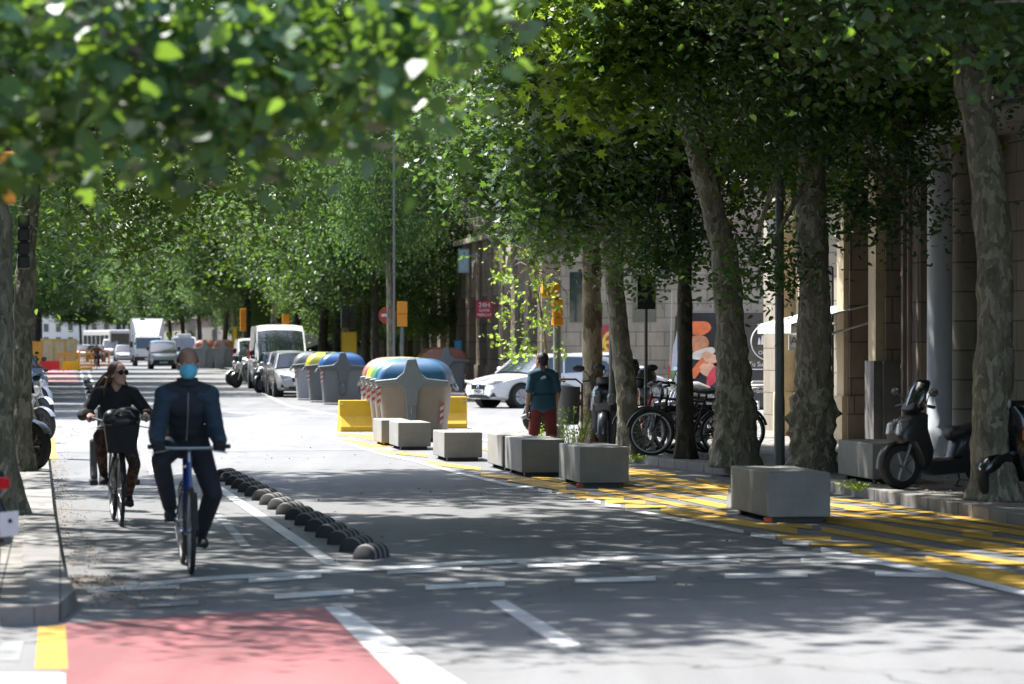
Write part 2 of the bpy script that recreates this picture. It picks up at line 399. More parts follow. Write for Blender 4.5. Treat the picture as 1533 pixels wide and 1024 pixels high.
YS = [(455, 248, 860, 312, 13), (800, 328, 960, 333, 9), (900, 349, 1085, 354, 7), (1020, 376, 1240, 404, 17), (1240, 404, 1533, 462, 30), (1533, 462, 1760, 505, 34),
      (930, 305, 1440, 398, 11), (1440, 398, 1700, 440, 12), (945, 274, 1533, 374, 17), (1533, 374, 1800, 416, 18), (945, 252, 1440, 322, 8), (945, 231, 1180, 262, 7), (1000, 240, 1533, 318, 11), (1533, 318, 1800, 350, 12),
      (1130, 236, 1533, 302, 6), (1350, 322, 1700, 366, 8), (945, 212, 1120, 232, 5), (1300, 262, 1700, 310, 6), (350, 135, 655, 192, 13), (350, 156, 650, 214, 8), (330, 172, 650, 240, 11), (270, 186, 650, 262, 8), (350, 128, 500, 142, 6),
      (560, 158, 660, 178, 7), (430, 175, 560, 192, 5), (800, 290, 905, 300, 8), (0, 152, 175, 184, 15), (70, 148, 220, 172, 7), (150, 193, 240, 197, 6), (200, 207, 345, 213, 9), (290, 223, 410, 226, 7), (350, 237, 470, 240, 7), (1080, 232, 1160, 240, 4)]
for x0, y0, x1, y1, t in YS: line([z8(x0, y0), z8(x1, y1)], t * 1.35 / 1.983, m_yel, .006, 'yellow_marking')
for x0, y0, x1, y1, t in ((505, 652, 560, 655, 4), (512, 661, 548, 664, 3), (535, 668, 585, 668, 4), (560, 676, 640, 684, 4), (640, 694, 720, 704, 5), (720, 712, 760, 716, 6), (545, 655, 585, 668, 4)):
    line([(x0, y0), (x1, y1)], t, m_yel, .006, 'yellow_marking')
line([(690, 655), (760, 664), (850, 690)], 2.5, m_white); line([(700, 668), (790, 690)], 2.5, m_yel, .006, 'yellow_marking'); line([(680, 645), (790, 655)], 2, m_white)
line([(700, 640), (800, 668)], 2, m_white)
mats_by = {m.name: m for m in bpy.data.materials}
for (nm, mn, z), mb in mk.items():
    o = mb.build(nm, mats_by[mn], smooth=0); o['kind'] = 'structure'
    for p in o.data.polygons:
        if p.normal.z < 0: p.flip()

# litter of dry leaves in the left gutter
def litter(name, pts, n, seed, m, s=(.02, .05)):
    rng = random.Random(seed); mb = MB()
    for _ in range(n):
        i = rng.randrange(len(pts) - 1); t = rng.random(); a, b, wd, z = *pts[i][:2], pts[i][2], pts[i][3]
        p = P(*pts[i][:2]).lerp(P(*pts[i + 1][:2]), t) + AV * abs(rng.gauss(0, wd)); r = rng.uniform(*s); q = rng.random() * 6.28
        mb.at((p.x, p.y, z + .004 + rng.random() * .012), rx=rng.uniform(-.6, .6), ry=rng.uniform(-.6, .6), rz=q)
        mb.add([(-r, 0, 0), (0, -r * .45, 0), (r, 0, 0), (0, r * .45, 0)], [(0, 1, 2, 3)])
    o = mb.build(name, m, smooth=0); o['kind'] = 'stuff'; tag(o, 'dry brown leaves scattered along the gutter', 'litter'); return o
m_litter = M('dry_leaf', (.22, .14, .06), .8, var=.5, vs=30)
litter('fallen_leaves', [(113, 912, .5, 0), (99, 880, .3, 0), (95, 865, .2, 0), (82, 780, .18, 0), (77, 728, .14, 0), (73, 690, .3, 0), (74, 640, .3, 0)], 2600, 3, m_litter, (.006, .018))
litter('fallen_leaves', [(300, 900, 9, 0), (290, 760, 7, 0), (300, 680, 7, 0), (400, 640, 7, 0)], 500, 5, m_litter, (.01, .028))
litter('fallen_leaves', [(1533, 780, .6, .125), (1240, 728, .6, .125), (1100, 708, .6, .125), (940, 688, .6, .125), (870, 676, .6, .125)], 500, 8, m_litter, (.01, .03))
# ------------------------------------------------------------------ trees
LOBED = [(0, 0), (-.30, -.16), (-.42, .12), (-.95, .22), (-.42, .42), (-.70, .92), (-.20, .72), (0, 1.25), (.20, .72), (.70, .92), (.42, .42), (.95, .22), (.42, .12), (.30, -.16)]
LIME = [(0, 0), (-.42, .12), (-.52, .5), (-.25, .95), (0, 1.2), (.25, .95), (.52, .5), (.42, .12)]
OVATE = [(0, 0), (-.3, .3), (-.28, .8), (0, 1.35), (.28, .8), (.3, .3)]
DIAM = [(0, 0), (-.5, .55), (0, 1.2), (.5, .55)]
def leaf_mesh(name, C, S, shape, mat, rng, up=.7, fold=.25, droop=.5):
    n = len(C); k = len(shape)
    nrm = rng.normal(size=(n, 3)); nrm[:, 2] = np.abs(nrm[:, 2]) * .6 + up * 1.3; nrm /= np.linalg.norm(nrm, axis=1)[:, None]
    yaw = rng.uniform(0, 2 * PI, n); d = np.stack([np.cos(yaw), np.sin(yaw), -droop + rng.normal(size=n) * .3], 1)
    d -= nrm * (d * nrm).sum(1)[:, None]; d /= np.linalg.norm(d, axis=1)[:, None]
    r = np.cross(d, nrm)
    sh = np.array(shape, float)
    V = C[:, None, :] + S[:, None, None] * (sh[None, :, 0, None] * r[:, None, :] + sh[None, :, 1, None] * d[:, None, :] + (np.abs(sh[None, :, 0, None]) * fold - .12 * sh[None, :, 1, None] ** 2) * nrm[:, None, :])
    me = bpy.data.meshes.new(name); me.vertices.add(n * k); me.vertices.foreach_set('co', V.reshape(-1).astype(np.float32))
    me.loops.add(n * k); me.loops.foreach_set('vertex_index', np.arange(n * k, dtype=np.int32))
    me.polygons.add(n); me.polygons.foreach_set('loop_start', np.arange(0, n * k, k, dtype=np.int32))
    me.update(calc_edges=True); me.materials.append(mat); return me
def crown_pts(ells, rng, per=55, spread=.42, flat=.7, hang=0):
    out = []
    for (c, r, n) in ells:
        u = rng.normal(size=(n, 3)); u /= np.linalg.norm(u, axis=1)[:, None]
        u *= (rng.uniform(0, 1, n) ** .42)[:, None]
        cc = np.array(c) + u * np.array(r)
        for q in cc:
            m = int(per * rng.uniform(.5, 1.5)); s = spread * rng.uniform(.6, 1.3)
            o = rng.normal(size=(m, 3)) * [s, s, s * flat]
            if hang: o[:, 2] -= np.abs(rng.normal(size=m)) * hang
            out.append(q + o)
    return np.concatenate(out)
def bumpy_trunk(mb, path, amp=.02, burl=0, seed=0, n=44, step=.05, flare=.35, zb=1.7):
    P3 = [Vector(p[:3]) for p in path]; rad = [p[3] for p in path]; rs = []
    L = [0]
    for a, b in zip(P3, P3[1:]): L.append(L[-1] + (b - a).length)
    N = max(4, int(L[-1] / step)); off = Vector((seed * 7.3, seed * 3.1, 0))
    for i in range(N + 1):
        s = L[-1] * i / N; k = max(j for j in range(len(L)) if L[j] <= s + 1e-6); k = min(k, len(L) - 2)
        t = (s - L[k]) / max(L[k + 1] - L[k], 1e-6); p = P3[k].lerp(P3[k + 1], t); r = rad[k] * (1 - t) + rad[k + 1] * t
        h = s; r *= 1 + flare * math.exp(-h * 4.5); ring = []
        for j in range(n):
            a = 2 * PI * j / n; u = Vector((math.cos(a), math.sin(a), 0)); q = p + u * r
            d = noise.noise(q * 1.9 + off) * amp * 1.6 + noise.noise(q * 6 + off) * amp
            if burl:
                g = math.exp(-((h - zb * .42) / (zb * .48)) ** 2)
                d += burl * g * (max(0, noise.noise(q * 8 + off) + .1) * .85 + max(0, noise.noise(q * 15 + off)) * .3)
            if h < .5: d += .05 * max(0, math.sin(a * 5 + seed)) * (1 - h / .5)
            ring.append(tuple(q + u * d))
        rs.append(ring)
    mb.rings(rs)
def limbs(mb, top, targets, r0, rng, n=6):
    for tg in targets:
        a = Vector(top); b = Vector(tg); mid = a.lerp(b, .5) + Vector((rng.uniform(-.3, .3), rng.uniform(-.3, .3), rng.uniform(.1, .5)))
        pts = [a, a.lerp(mid, .5) + Vector((0, 0, .12)), mid, mid.lerp(b, .55), b]
        mb.tube(pts, [r0, r0 * .75, r0 * .55, r0 * .35, r0 * .12], n)
def tree(label, x, y, path, ells, leaf, mat, bark, seed, group, zg=.12, per=55, spread=.42, shape=LOBED, amp=.02, burl=0, nl=10, name='plane_tree', hang=0, up=.7, r0=None, zb=1.7, cat='tree', droop=.5, high=None, hleaf=None):
    rng = np.random.default_rng(seed); rr = random.Random(seed)
    t = thing(name, label, cat, (x, y, zg), 0, group)
    mb = MB(); bumpy_trunk(mb, path, amp, burl, seed, zb=zb)
    top = Vector(path[-1][:3]); r0 = r0 or path[-1][3] * .6
    tg = []
    for (c, r, n) in ells:
        for _ in range(max(2, nl // len(ells))):
            a = rr.uniform(0, 6.28); tg.append((c[0] + math.cos(a) * r[0] * .75, c[1] + math.sin(a) * r[1] * .75, c[2] + rr.uniform(-.5, .7) * r[2]))
    limbs(mb, top, tg, r0, rr)
    mb.build('trunk', bark, t, smooth=180)
    C = crown_pts(ells, rng, per, spread, hang=hang)
    S = leaf * rng.uniform(.65, 1.2, len(C))
    me = leaf_mesh('crown', C, S, shape, mat, rng, up, droop=droop)
    o = bpy.data.objects.new('crown', me); COL.objects.link(o); o.parent = t
    if high:  # unseen upper crown, added above the frame to shade road and pavement
        C = crown_pts(high, rng, 50, .5); me = leaf_mesh('crown', C, .26 * rng.uniform(.6, 1.2, len(C)), DIAM, hleaf or L_dark, rng, .8)
        o = bpy.data.objects.new('crown', me); COL.objects.link(o); o.parent = t
    return t
L_dark = leafM('leaf_deep_green', (.014, .038, .018), (.036, .085, .034), (.18, .34, .035), .3, .42)
L_plane = leafM('leaf_plane_tree', (.034, .08, .016), (.065, .14, .026), (.42, .62, .045), .52, .45)
L_mid = leafM('leaf_street_tree', (.02, .055, .016), (.042, .10, .026), (.24, .40, .04), .38, .5)
L_young = leafM('leaf_young', (.08, .15, .03), (.13, .22, .05), (.46, .64, .08), .5, .5)
L_far = leafM('leaf_far', (.03, .07, .028), (.06, .125, .045), (.20, .36, .06), .38, .62)
L_near = leafM('leaf_lime', (.012, .044, .028), (.026, .078, .042), (.32, .54, .04), .33, .42)
B_plane = barkM('plane_bark', [(.12, .11, .075), (.185, .17, .12), (.215, .20, .145), (.34, .32, .24)], 7.5)
B_sunlit = barkM('plane_bark_sunlit', [(.13, .10, .055), (.26, .20, .12), (.34, .27, .17), (.42, .36, .25)], 3.4)  # bark with golden sunlight put into its colour
B_dark = barkM('dark_bark', [(.025, .022, .018), (.045, .04, .03), (.06, .052, .04), (.08, .07, .05)], 5)
B_pale = barkM('pale_bark', [(.17, .16, .13), (.25, .24, .2), (.3, .29, .25), (.36, .35, .3)], 6, .9)
GR = 'street trees on the right pavement'
def base(px_, py_, zg=.12): p = P(px_, py_, zg); return p.x, p.y
# T1 big leaning plane on the right edge
x, y = base(1490, 750)
tree('broad spotted plane tree leaning left between the two black scooters', x, y, [(0, 0, 0, .215), (-.06, 0, .6, .205), (0, 0, 1.5, .2), (.0, 0, 2.6, .195), (-.1, 0, 3.6, .185), (-.22, 0, 4.3, .18), (-.35, .1, 5.2, .15)],
     [((.2, -.3, 6.9), (3.6, 3.4, 2.2), 260), ((-1.1, .4, 5.1), (1.5, 1.5, .55), 26), ((1.6, .3, 4.7), (1.4, 1.2, .7), 22)], .082, L_dark, B_plane, 11, GR, per=115, spread=.36, shape=LIME, amp=.022, burl=.02, high=[((-2.0, 0, 9.6), (5.0, 4.6, 1.8), 210)])
x, y = base(1215, 708)
tree('spotted plane tree with a bulging burled base right of the grey lamp post', x, y, [(0, 0, 0, .25), (0, 0, .6, .24), (.03, 0, 1.3, .225), (.03, 0, 2.3, .21), (0, 0, 3.5, .19), (0, .1, 4.6, .15)],
     [((.0, 0, 6.4), (3.2, 3.4, 2.4), 260), ((0, -.2, 4.3), (2.0, 1.6, .6), 40), ((-.62, -.5, 2.6), (.35, .3, .26), 7), ((.9, -.3, 3.3), (.7, .4, .25), 8)], .075, L_dark, B_plane, 12, GR, per=125, spread=.34, shape=OVATE, amp=.02, burl=.17, zb=1.5, high=[((-.2, -.6, 9.8), (4.2, 4.2, 1.6), 150)])
x, y = base(1100, 700)
tree('thick dark plane tree with knobbly burls beside the largest bench block', x, y, [(0, 0, 0, .27), (0, 0, .7, .25), (-.03, 0, 1.6, .2), (-.14, 0, 2.9, .175), (-.42, 0, 4.0, .16), (-.75, .1, 5.0, .13), (-.95, .1, 5.7, .11)],
     [((-.6, -.2, 6.9), (2.7, 2.8, 1.8), 105), ((-1.5, -.6, 5.6), (1.1, 1.2, .8), 34), ((.8, .6, 4.6), (1.2, 1.2, .7), 24), ((-1.9, -.4, 4.7), (.5, .5, .5), 7), ((1.7, -2.2, 4.85), (.9, .5, .28), 12)], .125, L_plane, B_plane, 13, GR, per=60, spread=.4, amp=.02, burl=.15, zb=1.6, high=[((1.2, 0, 10.4), (3.6, 3.8, 1.4), 90)])
x, y = base(1025, 688)
tree('thin straight dark tree trunk rising through the bicycle rack', x, y, [(0, 0, 0, .12), (0, 0, 2, .11), (0, 0, 4.2, .09)],
     [((0, 0, 5.6), (1.9, 2.4, 2.2), 160), ((-.1, -.3, 3.4), (1.3, 1.1, .7), 30), ((-.4, -.8, 2.8), (.45, .3, .22), 9)], .078, L_dark, B_dark, 14, GR, per=120, spread=.32, shape=OVATE, amp=.008, name='street_tree', high=[((.8, 0, 9.6), (3.4, 3.4, 1.4), 80)])
x, y = base(943, 682)
tree('plane tree leaning slightly left beside the thin lamp post and bicycles', x, y, [(0, 0, 0, .16), (-.05, 0, 1, .155), (-.22, 0, 2.4, .145), (-.32, 0, 3.6, .13), (-.4, 0, 4.6, .1)],
     [((-.5, 0, 6.0), (2.1, 2.5, 2.4), 190), ((-.6, -.2, 3.9), (1.4, 1.1, .7), 34)], .088, L_dark, B_plane, 15, GR, per=95, spread=.34, shape=LOBED, amp=.016, burl=.03, high=[((-.6, -.6, 9.6), (3.8, 3.6, 1.6), 130)])
x, y = base(886, 668)
tree('golden sunlit plane tree trunk behind the walking man', x, y, [(0, 0, 0, .17), (.03, 0, .8, .155), (0, 0, 1.6, .165), (0, 0, 3, .15), (-.1, 0, 4.4, .12)],
     [((-.7, 0, 5.9), (2.0, 2.6, 2.4), 190), ((-.4, -.2, 3.9), (1.3, 1.0, .6), 30), ((-1.1, .5, 4.4), (1.1, 1, .7), 22)], .088, L_dark, B_sunlit, 16, GR, per=95, spread=.34, amp=.014, burl=.035)
x, y = base(1334, 664)
tree('slim pale tree trunk in front of the shop doors behind the black scooter', x, y, [(0, 0, 0, .135), (-.03, 0, 1.2, .125), (-.12, 0, 2.4, .115), (-.15, 0, 4.5, .1)],
     [((-.1, 0, 6.2), (2.9, 2.6, 2.3), 220), ((-.2, 0, 4.1), (2.2, 1.4, .5), 36)], .076, L_dark, B_pale, 17, GR, per=110, spread=.34, shape=OVATE, amp=.006, name='street_tree', high=[((-.4, -1, 9.6), (4.4, 4, 1.8), 150)])
# more of the row nearer than the frame shows; their crowns hang into the top right corner and shade the road
tree('near plane tree whose hanging branch fills the top right corner', 7.2, 22.5, [(0, 0, 0, .26), (0, 0, 2.6, .22), (0, 0, 4.2, .18)],
     [((-1.0, 0, 6.6), (4.2, 3.6, 1.9), 150), ((-3.1, .3, 4.35), (1.3, 1.0, .28), 22), ((-3.6, -.4, 4.9), (1.6, 1.6, .4), 26)], .085, L_near, B_plane, 18, GR, per=70, spread=.3, shape=LIME, high=[((-2.4, 2, 9.4), (4.8, 4.6, 1.6), 180)])
# left row
GL = 'street trees on the left pavement'
x, y = base(14, 770)
tree('nearest grey trunk at the left picture edge beside the parked motorbikes', x, y, [(-.05, 0, 0, .17), (-.1, 0, .8, .15), (-.12, 0, 2.2, .14), (-.14, 0, 4.2, .13)],
     [((.8, 0, 5.8), (4.2, 3.4, 1.5), 120), ((1.6, 0, 4.3), (2.2, 2.0, .55), 30)], .085, L_near, B_plane, 21, GL, per=80, spread=.36, shape=LIME, high=[((1.8, 1.5, 8.8), (4.8, 4.2, 1.5), 115)])
x, y = base(32, 706)
tree('second trunk on the left leaning right just behind the first', x, y, [(0, 0, 0, .15), (.0, 0, 1.0, .13), (.05, 0, 2.4, .13), (.14, 0, 4.3, .12)],
     [((1.4, 0, 5.5), (4.2, 3.6, 1.7), 95), ((1.6, .3, 3.9), (2.3, 2.0, .5), 40), ((1.3, .8, 3.3), (1.0, 1.0, .6), 16)], .085, L_mid, B_plane, 22, GL, per=80, spread=.34, shape=OVATE, hang=.35, high=[((1.2, 1.6, 8.8), (4.6, 4.2, 1.5), 95)])
tree('blurred near lime branches hanging over the bike lane at top left', -5.3, 12.2, [(0, 0, 0, .22), (0, 0, 2, .2), (.1, 0, 3.6, .17)],
     [((1.6, .3, 4.9), (3.7, 2.6, 1.2), 90), ((3.3, -.2, 2.84), (1.1, .9, .44), 78), ((4.5, -.4, 2.84), (.62, .8, .40), 46), ((5.15, -.2, 3.1), (.32, .6, .22), 8), ((2.9, -.2, 2.52), (.5, .6, .14), 8), ((4.3, -.2, 2.6), (.33, .5, .20), 11), ((3.9, .4, 3.4), (1.6, 1.2, .3), 40)], .082, L_near, B_plane, 23, GL, per=19, spread=.17, shape=LIME, name='lime_tree', droop=1.0)
tree('lime tree over the near kerb between the camera and the first trunk', -5.6, 20.5, [(0, 0, 0, .22), (0, 0, 2, .2), (.1, 0, 4.0, .17)],
     [((2.0, .3, 5.6), (3.6, 3.0, 1.3), 100), ((3.0, 0, 4.0), (1.3, 1.2, .3), 14)], .07, L_near, B_plane, 24, GL, per=70, spread=.36, shape=LIME, name='lime_tree', droop=1.0, high=[((2.6, 2.6, 9), (4.6, 3.4, 1.5), 90)])
# sapling in the sun at the corner
x, y = base(826, 662)
tree('thin young tree with bright yellow green leaves beside the traffic light', x, y, [(0, 0, 0, .03), (-.05, 0, .9, .028), (-.12, 0, 1.8, .022), (-.3, 0, 2.9, .014)],
     [((-.35, 0, 2.0), (.8, .5, .95), 24), ((-.5, 0, 3.0), (.55, .5, .6), 14)], .055, L_young, B_sunlit, 31, GR, per=16, spread=.11, shape=LOBED, amp=.003, nl=26, r0=.012, name='sapling', up=.4)

# background crowns: four shapes shared by copies
def proto_tree(seed, mat, leaf=.2, n=120, per=60, bark=B_plane, rx=4.5, rz=3.4, zc=7.6, lean=.3, r=.19, low=True):
    t = thing('plane_tree', 'x', 'tree', (0, 0, 0), 0, None)
    mb = MB(); bumpy_trunk(mb, [(0, 0, 0, r), (lean * .3, 0, 2, r * .85), (lean, .1, 4.6, r * .7)], .015, 0, seed, n=12, step=.4)
    rr = random.Random(seed)
    limbs(mb, (lean, .1, 4.5), [(rr.uniform(-1, 1) * rx * .7, rr.uniform(-1, 1) * rx * .7, zc + rr.uniform(-2, 2)) for _ in range(8)], r * .4, rr)
    mb.build('trunk', bark, t, smooth=180)
    rng = np.random.default_rng(seed)
    C = crown_pts([((lean, 0, zc), (rx, rx, rz), n), ((lean, 0, zc - rz * .92), (rx * .7, rx * .7, .9), n // 5)], rng, per, .5)
    me = leaf_mesh('crown', C, leaf * rng.uniform(.6, 1.2, len(C)), DIAM if leaf > .19 else OVATE, mat, rng, .5)
    o = bpy.data.objects.new('crown', me); COL.objects.link(o); o.parent = t; return t
PR = [proto_tree(41, L_far, .12, 300, 95, zc=8.2, rz=4), proto_tree(42, L_mid, .12, 290, 95, lean=-.3, zc=8.2, rz=4), proto_tree(43, L_dark, .15, 300, 95, B_dark, r=.2, zc=8.2, rz=4.2), proto_tree(44, L_far, .2, 280, 90, B_dark, lean=-.2, zc=8.4, rz=4.4)]
used = [0] * 4
def far_tree(k, x, y, label, group, sc=1, rz=0):
    if not used[k]: used[k] = 1; t = PR[k]; t.location = (x, y, .12); t.rotation_euler = (0, 0, rz); t['label'] = label; t['group'] = group; t.scale = (sc,) * 3 if not isinstance(sc, tuple) else sc
    else: t = copy_tree(PR[k], (x, y, .12), rz, label, group, sc=sc)
    return t
rr = random.Random(5)
GF = 'trees of the far right row'
RB = [(586, 92, 0, 'grey leaning trunk behind the sunlit bins with light green crown', (.62, .62, 1.2)), (562, 99, 2, 'dark trunk left of the grey leaning one behind the bins', (.75, .75, 1.1)), (547, 106, 2, 'thin dark trunk right of the yellow sign board', .9),
      (520, 116, 1, 'tree whose trunk rises behind the yellow sign board', .95), (503, 122, 3, 'tree behind the blue lidded bin in the shade', 1.0), (482, 130, 2, 'thick dark trunk right of the tall van', 1.25),
      (440, 145, 2, 'tree above the roof of the tall van', 1.3), (408, 160, 1, 'tree behind the tall van and motorbikes', 1.35), (371, 176, 3, 'tree between the tall van and the far bins', 1.4), (353, 190, 0, 'pale trunk beside the yellow vertical panel', 1.15),
      (336, 200, 2, 'dark leaning trunk right of the far grey bins', 1.1), (300, 232, 3, 'tree behind the far grey bins', 1.15), (276, 262, 2, 'tree behind the box truck', 1.2), (255, 300, 3, 'tree of the far row right of the truck', 1.2), (232, 350, 2, 'tree of the far row over the truck roof', 1.3), (214, 420, 3, 'distant tree near the end of the street', 1.4)]
for q, (pxx, Y, k, lb, sc) in enumerate(RB): far_tree(k, XA(pxx, Y), Y, lb, GF, sc, rr.uniform(0, 6))
GLF = 'trees of the far left row'
for q, Y in enumerate((72, 81, 90, 100, 112, 126, 142, 165, 190, 220, 260, 310, 370)):
    nm = ['first', 'second', 'third', 'fourth', 'fifth', 'sixth', 'seventh', 'eighth', 'ninth', 'tenth', 'eleventh', 'twelfth', 'thirteenth'][q]
    far_tree([0, 1, 3, 0, 2, 3, 1, 3, 2, 3, 0, 3, 2][q], SX(-2.6, Y), Y, nm + ' tree of the left row beyond the junction', GLF, .85 if Y < 100 else 1.25 + .03 * min(q, 10), rr.uniform(0, 6))
for q, (a_, Y, k, sc) in enumerate(((13.6, 106, 1, .62), (13.4, 119, 0, .6), (13.8, 134, 3, .66), (13.5, 152, 1, .7), (13.6, 178, 0, .75), (13.6, 206, 3, .8))):
    far_tree(k, SX(a_, Y), Y, ['first', 'second', 'third', 'fourth', 'fifth', 'sixth'][q] + ' low bushy tree against the facades behind the dark trunks, counted from the corner', 'low trees against the far right facades', (sc, sc, sc * .8), q)
# trees of the cross street behind the corner wall
for q, (pxx, Y) in enumerate(((640, 140), (615, 155))):
    far_tree([0, 1, 1][q], XA(pxx, Y), Y, ['tree deep between the far trunks and the corner facade', 'tree behind the orange traffic light', 'light green plane tree over the far corner facade'][q], GF, [1, 1.1][q], q)
for q, pxx in enumerate((60, 110, 165, 215, 262, 320)):
    far_tree(3, XA(pxx, 520), 520 + q * 9, ['leftmost', 'second', 'third', 'fourth', 'fifth', 'rightmost'][q] + ' of the six hazy trees closing the street', 'trees closing the street', 2.0 if q in (0, 3, 4, 5) else 1.5, q)
# ------------------------------------------------------------------ buildings (street frame: x across, y along)
def stoneM(name, c1, c2, w=.9, h=.42, stain=.5):
    m, nt, b = _nodes(name)
    tc = nt.nodes.new('ShaderNodeTexCoord'); g = nt.nodes.new('ShaderNodeSeparateXYZ'); nt.links.new(tc.outputs['Object'], g.inputs[0])
    ad = nt.nodes.new('ShaderNodeMath'); ad.operation = 'ADD'; nt.links.new(g.outputs[0], ad.inputs[0]); nt.links.new(g.outputs[1], ad.inputs[1])
    cb_ = nt.nodes.new('ShaderNodeCombineXYZ'); nt.links.new(ad.outputs[0], cb_.inputs[0]); nt.links.new(g.outputs[2], cb_.inputs[1])
    br = nt.nodes.new('ShaderNodeTexBrick')
    for k, v in (('Color1', c1), ('Color2', c2), ('Mortar', tuple(x * .45 for x in c1))): br.inputs[k].default_value = (*v, 1)
    br.inputs['Scale'].default_value = 1; br.inputs['Brick Width'].default_value = w; br.inputs['Row Height'].default_value = h; br.inputs['Mortar Size'].default_value = .012
    nt.links.new(cb_.outputs[0], br.inputs['Vector'])
    n1 = sn(nt, 'ShaderNodeTexNoise', i_Scale=1.6, i_Detail=9.0, i_Roughness=.7); nt.links.new(coords(nt, (1, 1, .35)), n1.inputs['Vector'])
    c = mixc(nt, .85, br.outputs[0], ramp(nt, n1.outputs[0], [(.3, (stain, stain * .96, stain * .9)), (.68, (1, 1, 1))]), 'MULTIPLY')
    nt.links.new(c, b.inputs['Base Color']); b.inputs['Roughness'].default_value = .85
    bp = sn(nt, 'ShaderNodeBump', i_Strength=.5, i_Distance=.012); bp.invert = True; nt.links.new(br.outputs['Fac'], bp.inputs['Height']); nt.links.new(bp.outputs[0], b.inputs['Normal'])
    return m
s_beige = M('beige_stucco', (.50, .40, .26), .8, var=.12, vs=1.5, dirt=.35)
s_grey = stoneM('grey_stone', (.27, .235, .185), (.31, .275, .22))
s_brown = stoneM('brown_stone', (.23, .185, .145), (.27, .22, .17), 1.2, .6)
s_gran = stoneM('dark_granite', (.17, .16, .15), (.19, .18, .165), 1.5, .75)
s_white = M('white_column_paint', (.52, .55, .6), .6, var=.08, vs=2)
s_trim = M('cornice_stone', (.36, .33, .28), .8, var=.2, vs=3, dirt=.4)
s_dado = M('grey_dado', (.15, .145, .14), .8, var=.2)
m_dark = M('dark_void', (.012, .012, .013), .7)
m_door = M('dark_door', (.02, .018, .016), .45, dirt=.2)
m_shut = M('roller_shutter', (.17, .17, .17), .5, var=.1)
m_glass = glassM('window_glass'); m_iron = M('black_iron', (.012, .012, .012), .45, .4)
m_wframe = M('window_frame_paint', (.32, .3, .27), .6)
def fac_b(pxx, a):
    t = (pxx - 766.5) / F; Y = a / (math.cos(TH) * t + math.sin(TH)); X = Y * t
    return -math.sin(TH) * X + math.cos(TH) * Y
def bld(name, label, cat='building'):
    return thing(name, label, cat, (0, 0, 0), TH)
def window(par, face, u, z0, wd, h, mats=None, balcony=False, dirn=1, shutter=False, off=.0):
    """window on a facade x=face, street side toward -x; u = centre along y"""
    mb = MB(); f = face - .06
    for (a, b_, c, d) in ((u - wd / 2 - .12, u - wd / 2, z0 - .1, z0 + h + .14), (u + wd / 2, u + wd / 2 + .12, z0 - .1, z0 + h + .14)): mb.box(f - .05, f + .06, a, b_, c, d)
    mb.box(f - .05, f + .06, u - wd / 2, u + wd / 2, z0 + h, z0 + h + .14); mb.box(f - .12, f + .06, u - wd / 2, u + wd / 2, z0 - .1, z0)
    fr = mb.build('window', s_trim, par, smooth=0)
    mb = MB(); mb.box(face - .03, face - .012, u - wd / 2, u + wd / 2, z0, z0 + h); mb.build('pane', m_shut if shutter else m_glass, fr, smooth=0)
    mb = MB(); mb.box(face - .05, face - .035, u - .03, u + .03, z0, z0 + h); mb.box(face - .05, face - .035, u - wd / 2, u + wd / 2, z0 + h * .68, z0 + h * .72); mb.build('sash', m_wframe, fr, smooth=0)
    if balcony:
        mb = MB(); mb.box(face - .8, face, u - wd / 2 - .45, u + wd / 2 + .45, z0 - .25, z0 - .103); mb.build('balcony', s_trim, par, smooth=0)
        mb = MB(); r0, r1 = u - wd / 2 - .42, u + wd / 2 + .42
        for y in np.arange(r0, r1 + .01, .12): mb.cyl((face - .77, y, z0 - .103), (face - .77, y, z0 + .9), .008, n=4)
        for x_ in np.arange(face - .65, face - .05, .12):
            mb.cyl((x_, r0, z0 - .1), (x_, r0, z0 + .9), .008, n=4); mb.cyl((x_, r1, z0 - .1), (x_, r1, z0 + .9), .008, n=4)
        mb.tube([(face - .05, r0, z0 + .9), (face - .77, r0, z0 + .9), (face - .77, r1, z0 + .9), (face - .05, r1, z0 + .9)], .02, 5)
        mb.build('railing', m_iron, par, smooth=0)
# ---- near right building (A)
A0 = 13.3
bA = bld('shop_building', 'near right building with beige pilasters, shop doors and a white awning')
bE = fac_b(1143, A0)
mb = MB(); mb.prism([(A0, 14), (A0, bE), (A0 + 9, bE + 6.5), (A0 + 24, bE + 6.5), (A0 + 24, 14)], .0, 21); mb.build('wall', s_grey, bA, smooth=0)
def pil(x0, x1, m, d=.34, z1=4.6, nm='pilaster', rnd=False, dado=None):
    y0, y1 = fac_b(x1, A0 - d), fac_b(x0, A0)
    y1 = max(y1, y0 + .3); mb = MB()
    y1 = y0 + .42
    if rnd: mb.lathe([(.27, .12), (.27, .45), (.2, .55), (.19, z1 - .5), (.26, z1 - .3), (.27, z1)], (A0 - d + .05, y0 + .2, 0))
    else:
        mb.box(A0 - d, A0 + .01, y0, y1, .1, z1); mb.box(A0 - d - .04, A0 - .005, y0 - .04, y1 + .04, .1, .9)
        mb.box(A0 - d - .05, A0 - .006, y0 - .05, y1 + .05, z1 - .35, z1 - .2)
    o = mb.build(nm, m, bA, smooth=40)
    if dado:
        mb = MB(); mb.box(A0 - d - .045, A0 - .007, y0 - .045, y1 + .045, .11, dado); mb.build('dado', s_dado, o, smooth=0)
    return y0
pil(1143, 1170, s_beige, .55, 4.6, 'column'); pil(1172, 1200, s_beige, .3)
pil(1250, 1263, s_beige, .42); pil(1262, 1272, s_brown, .34); pil(1296, 1311, s_beige, .5, dado=1.5); pil(1312, 1326, s_grey, .36, dado=1.5)
